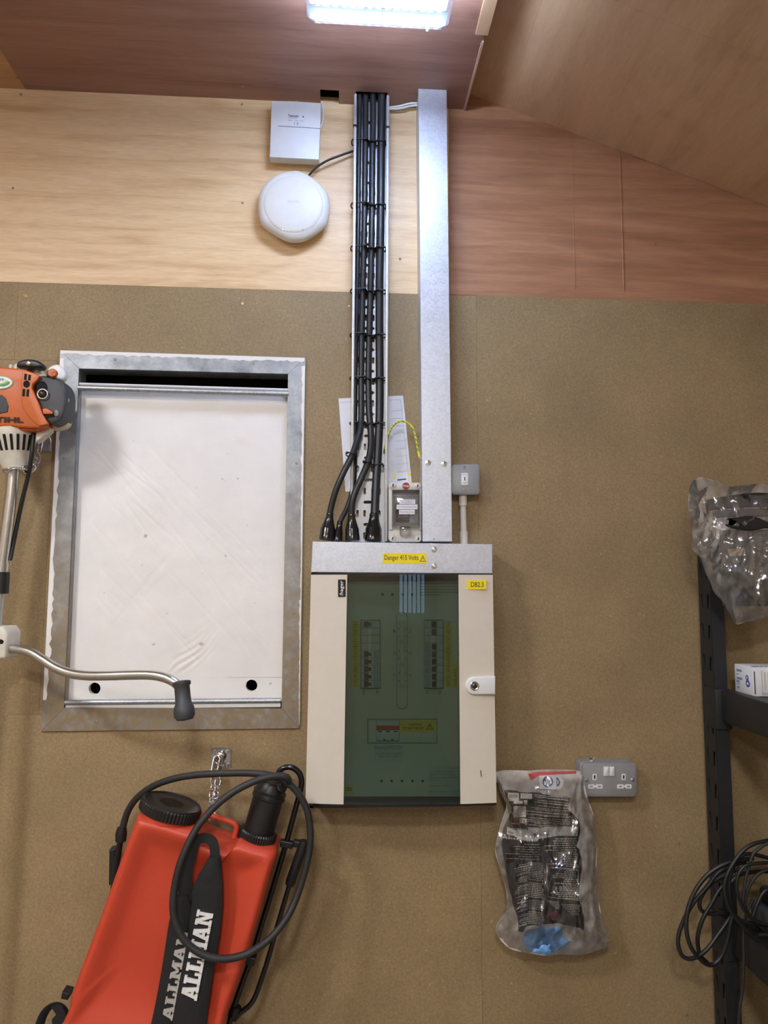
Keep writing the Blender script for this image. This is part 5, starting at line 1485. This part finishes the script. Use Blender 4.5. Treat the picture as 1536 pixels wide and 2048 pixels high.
# its chain and anchor
an2 = thing('chain_anchor', P(91, 902, 0.0), 'dull zinc anchor plate half hidden behind the brush cutter', 'anchor plate')
MB().slab([(78, 870), (97, 872), (102, 880), (102, 902), (78, 902)], 0.003, 0.0, 0.0008, 1).build('plate', m_galv, an2, 40)
inst('screw', me_screw, P(94.5, 893, 0.003), an2)
ch2 = thing('cutter_chain', P(40, 948, DS), 'bright steel chain looped round the brush cutter shaft', 'chain')
b = MB(); link(b, P(80, 893, 0.02), P(75, 912, 0.035)-P(82, 876, 0.006), (0.3, 1, 0), 0.046, 0.012, 0.0022); b.build('chain_link', m_zinc, ch2, 60)
chain(ch2, [P(77, 909, 0.03), P(73, 924, 0.05), P(66, 935, 0.08), P(56, 939, 0.11), P(45, 937, 0.14), P(34, 937, 0.152), P(22, 938, 0.152), P(12, 942, 0.145), P(4, 948, 0.14)], 0.024, 0.014, 0.0024)
b = MB(); link(b, P(59, 938, 0.115), P(67, 933, 0.11)-P(51, 943, 0.12), (0, 0, 1), 0.030, 0.017, 0.0028); b.build('chain_link', m_zinc, ch2, 60)
c0 = P(26, 937, DS)
MB().loop([c0+Vector((0.0175*math.cos(2*math.pi*k/24), 0.0175*math.sin(2*math.pi*k/24), 0.002*math.sin(4*math.pi*k/24))) for k in range(24)], 0.0022, 7).build('chain_loop', m_zinc, ch2, 60)

# ------------------------------------------------------------------ black steel shelving on the right
RX = 1.0003
rk = thing('shelving_rack', (RX+0.2, -0.6, 0), 'black boltless steel shelving rack along the right wall', 'rack')
def post(x, ya, yb, xdir, slots):
    """angle upright: flange in y (with slots), flange in x at yb"""
    ZT = 1.68
    cells = []
    z = 0.0
    if slots:
        zs_ = P(1425, 1514, 0.05).z
        per_ = 0.0830
        z0 = zs_-per_*int(zs_/per_)
        cells.append((0, 1, 0, z0-per_/2, None)) if z0-per_/2 > 0 else None
        w = abs(yb-ya)
        cells = []
        zz = z0
        cells.append((0, w, 0.0, z0-per_/2, None))
        while zz+per_/2 < ZT:
            a0, a1 = zz-per_/2, zz+per_/2
            cells.append((0, w*0.5, a0, a1, [(w*0.13, zz+0.022), (w*0.27, zz+0.022), (w*0.37, zz-0.019), (w*0.31, zz-0.019)][::-1]))
            cells.append((w*0.5, w, a0, a1, [(w*0.69, zz+0.019), (w*0.86, zz+0.018), (w*0.77, zz-0.020), (w*0.66, zz-0.020)][::-1]))
            zz += per_
        cells.append((0, w, zz-per_/2, ZT, None))
        b = MB().holed((x, ya, 0), (0, -1, 0), (0, 0, 1), (-xdir, 0, 0), cells, 0.0022)
        b.build('upright', m_rack, rk, recalc=False)
        MB().box(x+0.007, x+0.009, yb+0.004, ya, 0, ZT).build('slot_shade_plate', m_hole, rk)  # added black plate: its colour stands in for the shade inside the slots
    else:
        MB().box(min(x, x+0.002*xdir), max(x, x+0.002*xdir), yb, ya, 0, ZT).build('upright', m_rack, rk)
    MB().rbox(min(x, x+0.037*xdir), max(x, x+0.037*xdir), yb, yb+0.0025, 0, ZT, 0.0006, 1).build('upright_flange', m_rack, rk)
post(RX, -0.020, -0.0834, 1, True)
post(RX+0.42, -0.020, -0.0834, -1, False)
post(RX, -1.36, -1.30, 1, False)
post(RX+0.42, -1.36, -1.30, -1, False)
def shelf(ztop, zbot):
    MB().rbox(RX+0.012, RX+0.046, -1.32, -0.086, zbot, ztop, 0.004).build('beam', m_rack, rk, 40)
    MB().rbox(RX+0.374, RX+0.408, -1.32, -0.086, zbot, ztop, 0.004).build('beam', m_rack, rk, 40)
    MB().rbox(RX-0.003, RX+0.040, -0.094, -0.030, zbot-0.02, ztop+0.002, 0.003).build('beam_bracket', m_rack, rk, 40)
    MB().box(RX+0.047, RX+0.373, -1.31, -0.088, ztop-0.020, ztop-0.004).build('shelf_board', m_rack, rk)
zA, zA0 = P(1447, 1379, 0.086).z, P(1450, 1443, 0.086).z
zB, zB0 = P(1465, 1838, 0.086).z, P(1468, 1904, 0.086).z
shelf(zA, zA0); shelf(zB, zB0)
shelf(zB-0.46, zB0-0.46)

# ------------------------------------------------------------------ glove box on the shelf
bx0 = P(1462, 1350, 0.094).x; bd0, bd1 = 0.100, 0.186
bz0 = zA-0.0035; bz1 = P(1465, 1327, 0.10).z
bx0 = max(bx0, RX+0.0475)
gb = thing('glove_box', (bx0+0.1, -(bd0+bd1)/2, bz0), 'white carton of disposable gloves with blue print on the shelf', 'carton')
MB().rbox(bx0, bx0+0.235, -bd1, -bd0, bz0, bz1, 0.0025).build('carton', m_white, gb, 40)
hgt = bz1-bz0
def side(u0, u1, v0, v1, mat, name, e=0.0004):
    """print on the left end of the carton: u from back to front, v from top"""
    MB().box(bx0-e, bx0+0.0006, -(bd0+(bd1-bd0)*u1), -(bd0+(bd1-bd0)*u0), bz1-hgt*v1, bz1-hgt*v0).build(name, mat, gb)
m_bprint = plain('blue_grey_print', (120, 138, 168), 0.6)
for (u0, u1, v0, v1) in [(0.12, 0.40, 0.17, 0.25), (0.12, 0.24, 0.33, 0.36), (0.12, 0.42, 0.45, 0.53), (0.10, 0.27, 0.56, 0.64), (0.10, 0.28, 0.68, 0.71), (0.13, 0.17, 0.76, 0.85), (0.19, 0.25, 0.76, 0.85)]:
    side(u0, u1, v0, v1, m_bprint, 'printed_line')
m_bblue = plain('print_blue', (66, 76, 150), 0.5)
for (uc, vc, r) in [(0.68, 0.40, 0.0065), (0.71, 0.60, 0.009)]:
    b = MB(); yc = -(bd0+(bd1-bd0)*uc); z_ = bz1-hgt*vc
    b.rings([[(bx0-e, yc+r*math.cos(2*math.pi*k/20), z_+r*math.sin(2*math.pi*k/20)) for k in range(20)] for e in (-0.0004, 0.0005)])
    b.build('printed_emblem', m_bblue, gb)
    b = MB(); b.rings([[(bx0-e, yc+r*0.45*math.cos(2*math.pi*k/14), z_+r*0.45*math.sin(2*math.pi*k/14)) for k in range(14)] for e in (0, 0.0008)])
    b.build('emblem_centre', m_white, gb)
# front face: opening panel lines, blue flash on top
MB().box(bx0+0.002, bx0+0.0045, -bd1-0.0006, -bd1+0.001, bz0+0.006, bz1-0.010).build('flap_gap', m_dgrey, gb)
MB().box(bx0+0.022, bx0+0.0228, -bd1-0.0004, -bd1+0.001, bz0+0.002, bz1-0.008).build('fold_line', m_inkgrey, gb)
MB().box(bx0+0.0228, bx0+0.233, -bd1-0.0004, -bd1+0.001, bz0+0.0035, bz0+0.011).build('grey_band', plain('print_grey', (188, 190, 186), 0.6), gb)
for k in range(5):
    MB().box(bx0+0.028+k*0.009, bx0+0.032+k*0.009, -bd1-0.0004, -bd1+0.001, bz0+0.016, bz1-0.012).build('printed_line', plain('print_cream', (206, 200, 184), 0.6) if 'print_cream' not in MATS else MATS['print_cream'], gb)
MB().box(bx0+0.004, bx0+0.233, -bd1+0.004, -bd1+0.020, bz1-0.001, bz1+0.0004).build('blue_flash', m_navy, gb)
for k in range(6):
    MB().box(bx0+0.02+k*0.012, bx0+0.027+k*0.012, -bd1+0.009, -bd1+0.015, bz1-0.001, bz1+0.0007).build('printed_mark', m_white, gb)

# ------------------------------------------------------------------ clear sacks
def sack(name, pix, d0, bulge, mat, label, seed, amp=0.010, rings=26, back=0.006, fr=(9, 26), back_only=None, cat='plastic bag'):
    pts = [P(x, y, d0) for x, y in smooth2(pix, 5)]
    n = len(pts)
    cx = sum(p.x for p in pts)/n; cz = sum(p.z for p in pts)/n
    t = thing(name, (cx, -d0, min(p.z for p in pts)), label, cat)
    def sheet(side, nm):
        b = MB(); R = []
        for k in range(rings):
            s = 1-k/(rings-0.5)
            ring = []
            for p in pts:
                x = cx+(p.x-cx)*s; z = cz+(p.z-cz)*s
                e = max(0.0, 1-s**3)
                v = Vector((x*fr[0], seed+side*3, z*fr[0]*0.75))
                v2 = Vector((x*fr[1], seed+side*3, z*fr[1]*0.45))
                r1 = 1-min(1.0, abs(noise.noise(v))*2.2); r2 = 1-min(1.0, abs(noise.noise(v2))*2.0); r3 = 1-min(1.0, abs(noise.noise(v2*2.1))*2.0)
                h = r1**2.5*1.1+0.5*r2**2+0.22*r3
                off = (bulge*e+amp*(h-0.5)*(0.35+0.65*e)) if side > 0 else -(back*e+amp*0.4*(h-0.5)*e)
                ring.append((x, -max(d0+off, 0.004), z))
            R.append(ring)
        b.rings(R, False, True)
        return b.build(nm, mat if side > 0 else m_bagback, t, 25)
    sheet(1, 'front_film'); sheet(-1, 'back_film')
    return t
def cr_(pts, ox, oy, s): return [(ox+x/s, oy+y/s) for x, y in pts]

# respirator pack in a clear sack hung over the conduit
bagp = cr_([(150, 290), (230, 268), (430, 272), (600, 262), (850, 270), (900, 300), (935, 420), (965, 540), (1010, 660), (1035, 820), (1045, 960), (1038, 1150), (1050, 1300), (1058, 1430), (1090, 1600), (1125, 1720), (1160, 1815), (1120, 1850), (1050, 1872), (960, 1900), (880, 1915), (700, 1910), (590, 1922), (440, 1900), (330, 1880), (255, 1850), (190, 1790), (145, 1720), (142, 1660), (170, 1600), (210, 1540), (240, 1480), (235, 1380), (215, 1270), (172, 1130), (135, 1000), (140, 930), (165, 820), (200, 700), (232, 600), (225, 540), (185, 470), (160, 380)], 960, 1480, 4.453)
t_bag = sack('clear_sack', bagp, 0.062, 0.030, m_bag, 'clear plastic sack holding a black respirator pack beside the double socket', 1.7, 0.017, 44, 0.004, (12, 34))
packp = cr_([(228, 452), (330, 462), (420, 470), (600, 480), (802, 500), (790, 545), (765, 588), (820, 650), (885, 725), (900, 820), (905, 950), (912, 1100), (905, 1250), (895, 1400), (915, 1500), (940, 1610), (936, 1712), (890, 1690), (820, 1672), (730, 1664), (640, 1665), (530, 1676), (430, 1682), (405, 1690), (392, 1728), (352, 1725), (350, 1660), (335, 1580), (300, 1480), (265, 1360), (240, 1230), (212, 1110), (192, 1000), (195, 900), (212, 780), (240, 700), (285, 610), (270, 565), (240, 510)], 960, 1480, 4.453)
pk = thing('respirator_pack', P(1085, 1868, 0.06), 'crumpled black printed respirator pack inside the clear sack', 'package')
def pk_d(x, z):
    v = Vector((x*9, 4.2, z*16))
    return 0.064+0.006*noise.noise(v)+0.0025*noise.noise(v*2.7)
pp_ = [P(x, y, 0.066) for x, y in smooth2(packp, 3)]
cxp = sum(p.x for p in pp_)/len(pp_); czp = sum(p.z for p in pp_)/len(pp_)
b = MB(); R = [[(cxp+(p.x-cxp)*0.985, -0.052, czp+(p.z-czp)*0.99) for p in pp_]]
for k in range(18):
    s = 1-k/17.5
    R.append([(cxp+(p.x-cxp)*s, -(pk_d(cxp+(p.x-cxp)*s, czp+(p.z-czp)*s)-(0.005 if k == 0 else 0)), czp+(p.z-czp)*s) for p in pp_])
b.rings(R); b.build('pouch', plain('black_pouch_film', (20, 19, 20), 0.34, 0, 0.1), pk, 60)
def K(x, y): return (960+x/4.453, 1480+y/4.453)
def on_pack(quads, mat, name, e=0.0008, sub=10):
    """print that follows the folds of the pouch; quads given in pack drawing units"""
    b = MB()
    for (x0, y0, x1, y1, sl_) in quads:
        m = max(2, int(abs(x1-x0)/30)+1) if sub else 1
        top = []; bot = []
        for k in range(m+1):
            x = x0+(x1-x0)*k/m
            for lst, y in ((top, y0), (bot, y1)):
                p = P(*K(x, y+sl_*(x-x0)), 0.066)
                lst.append(Vector((p.x, -(pk_d(p.x, p.z)+e), p.z)))
        for k in range(m): b.add([top[k], top[k+1], bot[k+1], bot[k]], [(0, 1, 2, 3)])
    return b.build(name, mat, pk, recalc=False)
random.seed(21)
def bend(x, y): return y
def words(x0, x1, y, h, sl_, wmin=12, wmax=46, gap=6):
    out = []; x = x0
    while x < x1-8:
        w = min(random.uniform(wmin, wmax), x1-x)
        out.append((x, y+sl_*(x-x0), x+w, y+sl_*(x-x0)+h, sl_)); x += w+gap
    return out
m_pprint = plain('pack_print', (188, 186, 182), 0.5)
q = []
y = 490
while y < 770:                                  # upper block on black
    x0 = 540+random.uniform(-60, 120) if y > 560 else 460+random.uniform(0, 160)
    if y > 590: x0 -= 90
    x1 = 790 if y < 600 else 760+(y-600)*0.8
    q += words(x0, min(x1, 865), y, 5.5, 0.09 if y < 640 else 0.04); y += 15.5
on_pack(q, m_pprint, 'small_print')
on_pack([(240, 775, 330, 840, 0.30), (330, 790, 430, 880, 0.14), (430, 780, 520, 893, 0.02), (520, 785, 640, 880, -0.10), (640, 780, 760, 862, -0.06), (760, 774, 872, 855, 0.05)], plain('pack_white', (206, 202, 196), 0.5), 'white_panel', 0.0009)
q = []
for k in range(7): q += words(250+(k % 3)*30, 860, 786+k*11, 4.5, -0.01)
on_pack(q, m_inkgrey, 'small_print', 0.0013)
on_pack([(250, 470, 350, 545, 0.05), (365, 478, 468, 525, 0.06), (300, 545, 385, 572, 0.02), (395, 540, 425, 580, 0.0), (300, 595, 412, 690, 0.0), (280, 690, 415, 745, 0.1)], MATS['pack_white'], 'white_panel', 0.0009)
on_pack([(282, 690, 410, 740, 0.16)], plain('dark_red_print', (92, 24, 30), 0.5), 'red_panel', 0.0012)
q = []
for k in range(6): q += words(308, 405, 602+k*13, 4.5, 0.0, 8, 30)
for k in range(4): q += words(378, 460, 488+k*10, 4, 0.05, 6, 14)
q += words(262, 345, 485, 30, 0.05, 5, 9, 5)
on_pack(q, m_inkgrey, 'small_print', 0.0013)
q = words(205, 520, 862, 15, 0.10, 6, 18, 9)
for k in range(7): q += words(545+random.uniform(0, 140), 865, 880+k*20, 8, 0.0)
for k in range(7): q += words(215+random.uniform(0, 180), 535, 925+k*22, 6, 0.02)
for k in range(6): q += words(700, 865, 1015+k*16, 7, 0.03, 8, 28)
y = 1090
while y < 1640:                                 # left column, folded in the middle
    gapb = random.random() < 0.12
    x0 = 300+random.uniform(0, 60)+max(0, (y-1300)*0.10)
    q += words(x0, 430, y+30, 6.5, -0.22, 10, 30, 5); q += words(432, 560+(y-1090)*0.03, y, 6.5, 0.10, 10, 30, 5)
    y += 15 if not gapb else 30
y = 1120
while y < 1420:                                 # right column inside its frame
    q += words(620+random.uniform(0, 190)*(0.4+0.6*random.random()), 868, y, 8.5, 0.03, 9, 40, 6); y += 17
for k in range(7): q += words(600+k*12, 710, 1432+k*11, 5, 0.10, 8, 26, 4); q += words(725+k*14, 893, 1465+k*15, 6, 0.06, 8, 26, 4)
on_pack(q, m_pprint, 'small_print')
on_pack([(594, 1105, 875, 1109, 0.02), (610, 1400, 885, 1404, 0.12), (594, 1105, 598, 1260, 0), (600, 1260, 604, 1330, 0), (606, 1330, 610, 1400, 0), (872, 1110, 876, 1440, 0), (690, 1012, 872, 1015, 0.03), (686, 1012, 689, 1105, 0)], m_pprint, 'print_frame')
b = MB(); cp_ = P(*K(668, 1570), 0.066)
rad = 45/4.453*(1.95-0.066)/FPX
ringp = [(cp_.x+rad*math.cos(2*math.pi*k/20), cp_.z+rad*0.95*math.sin(2*math.pi*k/20)) for k in range(20)]
b.add([(x, -(pk_d(x, z)+0.001), z) for x, z in ringp], [tuple(range(20))]); b.build('round_sticker', plain('plum_sticker', (122, 58, 70), 0.4), pk, recalc=False)
text('KIRK', tuple(K(345, 702)+K(408, 742)), 0.0715, m_whiteink, pk, rot=180, bold=0.02)
# blue glove in the foot of the sack, card and tag at its top
gl = cr_([(382, 1800), (400, 1740), (430, 1710), (480, 1690), (560, 1678), (640, 1668), (700, 1668), (735, 1690), (755, 1750), (790, 1790), (822, 1802), (795, 1830), (740, 1860), (690, 1880), (640, 1905), (590, 1926), (545, 1915), (500, 1908), (450, 1895), (412, 1860), (392, 1830)], 960, 1480, 4.453)
pts = [P(x, y, 0.062) for x, y in smooth2(gl, 4)]
cxg = sum(p.x for p in pts)/len(pts); czg = sum(p.z for p in pts)/len(pts)
b = MB(); R = [[(cxg+(p.x-cxg)*0.9, -0.046, czg+(p.z-czg)*0.9) for p in pts], [(p.x, -0.056, p.z) for p in pts]]
for k in range(1, 16):
    s = 1-k/15.5
    ring = []
    for p in pts:
        x = cxg+(p.x-cxg)*s; z = czg+(p.z-czg)*s
        v = Vector((x*38, 1.1, z*38))
        ring.append((x, -(0.058+0.014*(1-s**4)+0.012*(abs(noise.noise(v))-0.25)+0.005*abs(noise.noise(v*2.4))), z))
    R.append(ring)
b.rings(R)
tag(b.build('disposable_glove', m_blue, None, 60), 'balled up blue disposable glove in the foot of the sack', 'glove')
cd_ = thing('warning_card', P(1100, 1580, 0.062), 'folded card with red edge and blue pictograms at the sack mouth', 'card')
MB().slab(cr_([(525, 318), (700, 300), (745, 360), (740, 400), (715, 442), (535, 436)], 960, 1480, 4.453), 0.0645, 0.0630).build('card_panel', m_paper, cd_)
MB().slab(cr_([(428, 302), (520, 285), (700, 282), (860, 275), (855, 300), (700, 306), (520, 318), (470, 352), (450, 350)], 960, 1480, 4.453), 0.0652, 0.0638).build('red_edge', plain('red_card', (204, 84, 92), 0.5), cd_)
MB().slab(cr_([(435, 300), (485, 322), (470, 352), (448, 352)], 960, 1480, 4.453), 0.0658, 0.0645).build('red_tab', plain('deep_red_card', (190, 30, 34), 0.5), cd_)
MB().slab(circ(*K(604, 372), 47/4.453, 50/4.453, 30), 0.0652, 0.0640).build('blue_pictogram', m_navy, cd_)
MB().slab(circ(*K(604, 352), 24/4.453, 18/4.453, 18), 0.0655, 0.0648).build('pictogram_shape', m_inkgrey, cd_)
for (x, y) in [(578, 378), (604, 400), (630, 378)]:
    MB().slab(circ(*K(x, y), 10/4.453, 12/4.453, 12), 0.0656, 0.0648).build('pictogram_shape', m_whiteink, cd_)
MB().slab(cr_([(682, 330), (700, 345), (715, 375), (705, 405), (684, 415)], 960, 1480, 4.453), 0.0652, 0.0640).build('blue_pictogram', m_navy, cd_)
MB().slab(cr_([(688, 350), (698, 358), (700, 385), (690, 398)], 960, 1480, 4.453), 0.0655, 0.0648).build('pictogram_shape', m_whiteink, cd_)

# face shield in a clear sack at the upper right
fsb = cr_([(60, 230), (110, 130), (200, 95), (290, 112), (400, 145), (500, 185), (560, 212), (700, 198), (940, 175), (1100, 215), (1300, 260), (1560, 320), (1700, 520), (1720, 900), (1680, 1300), (1560, 1620), (1300, 1740), (1062, 1845), (900, 1920), (760, 1950), (660, 1975), (600, 1900), (540, 1800), (480, 1690), (370, 1560), (325, 1440), (262, 1310), (205, 1140), (140, 1060), (88, 1000), (100, 880), (82, 700), (50, 500), (55, 330)], 1370, 940, 6.4)
t_fs = sack('clear_sack', fsb, 0.17, 0.045, film('thick_polythene', (0.985, 0.985, 0.985), 0.06, 1.5, 0.14, (0.95, 0.93, 0.93), 0.25, 80, 2.4), 'clear plastic sack with a face shield on the shelving upright', 6.1, 0.022, 30, 0.035, (11, 30))
fs = thing('face_shield', P(1540, 1200, 0.17), 'black face shield headgear inside the clear sack', 'face shield')
def cs(pts): return cr_(pts, 1370, 940, 6.4)
cxs = P(1565, 1050, 0.17)
# brow guard: curved band seen from the front
def band(y_top, y_bot, x0, x1, depth, mat, name, th=0.004, arch=0.0):
    n = 26; b = MB(); R = []
    for k in range(n+1):
        t = k/n
        x = x0+(x1-x0)*t
        dd = 0.17+depth*math.sin(math.pi*min(max(t, 0.0), 1.0))
        zt_ = P(1500, y_top-arch*math.sin(math.pi*t), 0.18).z; zb_ = P(1500, y_bot-arch*0.5*math.sin(math.pi*t), 0.18).z
        R.append([(x, -dd, zt_), (x, -dd-th, zt_-0.002), (x, -dd-th, zb_+0.002), (x, -dd, zb_)])
    b.rings(R); return b.build(name, mat, fs, 50)
xa, xb = P(1415, 1040, 0.17).x, P(1618, 1040, 0.17).x
band(1000, 1022, xa, xb, 0.020, m_black, 'crown_strap', 0.004, 14)
band(1022, 1036, xa+0.02, xb-0.02, 0.024, m_dgrey, 'sweat_band', 0.004, 4)
MB().slab(smooth2(cs([(548, 622), (640, 608), (780, 590), (900, 592), (1062, 660), (1250, 720), (1250, 790), (1062, 742), (900, 775), (760, 768), (640, 748), (560, 718), (545, 692), (640, 690), (700, 700), (640, 662)]), 3), 0.232, 0.222, 0.003).build('brow_guard', m_black, fs, 40)
m_visor = film('grey_visor', (0.72, 0.72, 0.73), 0.16, 1.5, 0.08, (0.22, 0.22, 0.22))
band(1060, 1212, P(1440, 1100, 0.17).x, xb, 0.026, m_visor, 'visor', 0.0015)
MB().slab(cs([(545, 1010), (770, 1000), (775, 1092), (570, 1105)]), 0.2045, 0.2025).build('paper_tab', plain('beige_paper', (186, 174, 158), 0.6), fs)
for (x, y) in [(1487, 1000), (1530, 1010)]:
    b = MB(); q = P(x, y, 0.196)
    b.loop([q+Vector((0.013*math.cos(2*math.pi*k/20), 0, 0.013*math.sin(2*math.pi*k/20))) for k in range(20)], 0.004, 8)
    b.build('pivot_ring', m_black, fs, 60)

# ------------------------------------------------------------------ coiled extension lead and what lies on the lower shelf
ec = thing('extension_lead', P(1450, 1935, 0.2), 'tangled black extension lead hanging off the lower shelf', 'cable')
def coil(pts, d, r=0.0044, dz=0.0):
    pts = list(pts)
    if pts[0][0] == 1200: pts = [(1340, 620), (1330, 420+pts[0][1]*0.2)]+pts
    if pts[-1][0] == 1200: pts = pts+[(1320, pts[-1][1]*0.6+300), (1345, 660)]
    pp__ = [P(1340+x/5.42, 1670+y/5.42, d+dz*math.sin(i*0.9)) for i, (x, y) in enumerate(pts)]
    MB().tube(catmull(pp__, 7), r, 9).build('cable_loop', m_hose if r < 0.004 else m_black, ec, 60)
coil([(1200, 40), (1062, 60), (900, 100), (780, 180), (690, 300), (620, 430), (590, 560), (610, 700), (660, 820), (760, 960), (880, 1080), (1000, 1170), (1100, 1200), (1200, 1200)], 0.20, 0.0046)
coil([(1200, 300), (1062, 250), (950, 220), (850, 205), (760, 235), (690, 330), (645, 480), (650, 680), (690, 850), (800, 940), (950, 965), (1062, 975), (1200, 960)], 0.19, 0.0046)
coil([(900, 250), (780, 270), (680, 290), (560, 330), (420, 420), (300, 560), (220, 720), (180, 880), (180, 1050), (220, 1200), (300, 1320), (400, 1400), (480, 1395), (560, 1310), (620, 1150), (660, 950), (690, 860)], 0.165, 0.0052, 0.004)
coil([(820, 290), (650, 340), (520, 410), (400, 560), (250, 740), (150, 920), (90, 1100), (100, 1240), (160, 1330), (270, 1330), (400, 1240), (520, 1080), (620, 940), (700, 820)], 0.15, 0.0050, 0.004)
coil([(760, 360), (600, 430), (450, 520), (360, 630), (318, 740), (345, 820), (420, 850), (540, 850), (640, 838)], 0.135, 0.0050)
coil([(700, 420), (540, 590), (440, 760), (350, 920), (300, 1100), (308, 1240), (330, 1310), (420, 1400)], 0.142, 0.0050)
coil([(1100, 300), (850, 320), (750, 410), (722, 560), (760, 720), (830, 850), (930, 930), (1062, 975), (1200, 1000)], 0.215, 0.0040)
coil([(1200, 70), (1062, 90), (960, 150), (900, 210), (860, 330), (820, 470), (800, 620), (790, 760), (850, 870)], 0.21, 0.0038)
coil([(1200, 300), (1062, 370), (960, 420), (890, 500), (830, 640), (820, 780), (880, 900), (960, 960)], 0.20, 0.0038)
coil([(900, 700), (840, 820), (805, 960), (795, 1150), (800, 1300), (795, 1500), (785, 1680), (760, 1850), (745, 2060)], 0.18, 0.0036)
coil([(1200, 560), (1062, 590), (1000, 640), (940, 760), (900, 880)], 0.22, 0.0040)
coil([(700, 880), (620, 760), (640, 560), (740, 440), (900, 400), (1062, 395), (1200, 400)], 0.155, 0.0046)
coil([(1200, 1080), (1062, 1080), (960, 1082)], 0.21, 0.0034)
MB().tube([P(1436, 1824, 0.137), P(1455, 1825, 0.137)], 0.0085, 12).build('plug_grommet', m_black, ec, 50)
lz = zB-0.0035
pt_ = P(1500, 1800, 0.16)
pw = thing('power_block', (pt_.x+0.1, -0.16, lz), 'black power tool charger with white sticker on the lower shelf', 'charger')
wx = max(pt_.x, RX+0.06)
b = MB()
b.rbox(wx, wx+0.22, -0.21, -0.10, lz, lz+0.06, 0.010, 3); b.build('housing', m_dgrey, pw, 40)
b = MB(); b.rbox(wx+0.015, wx+0.10, -0.195, -0.115, lz+0.058, lz+0.10, 0.012, 3); b.build('battery_dock', m_black, pw, 40)
b = MB(); b.box(wx+0.035, wx+0.075, -0.2106, -0.2095, lz+0.012, lz+0.045); b.build('sticker', m_paper, pw)
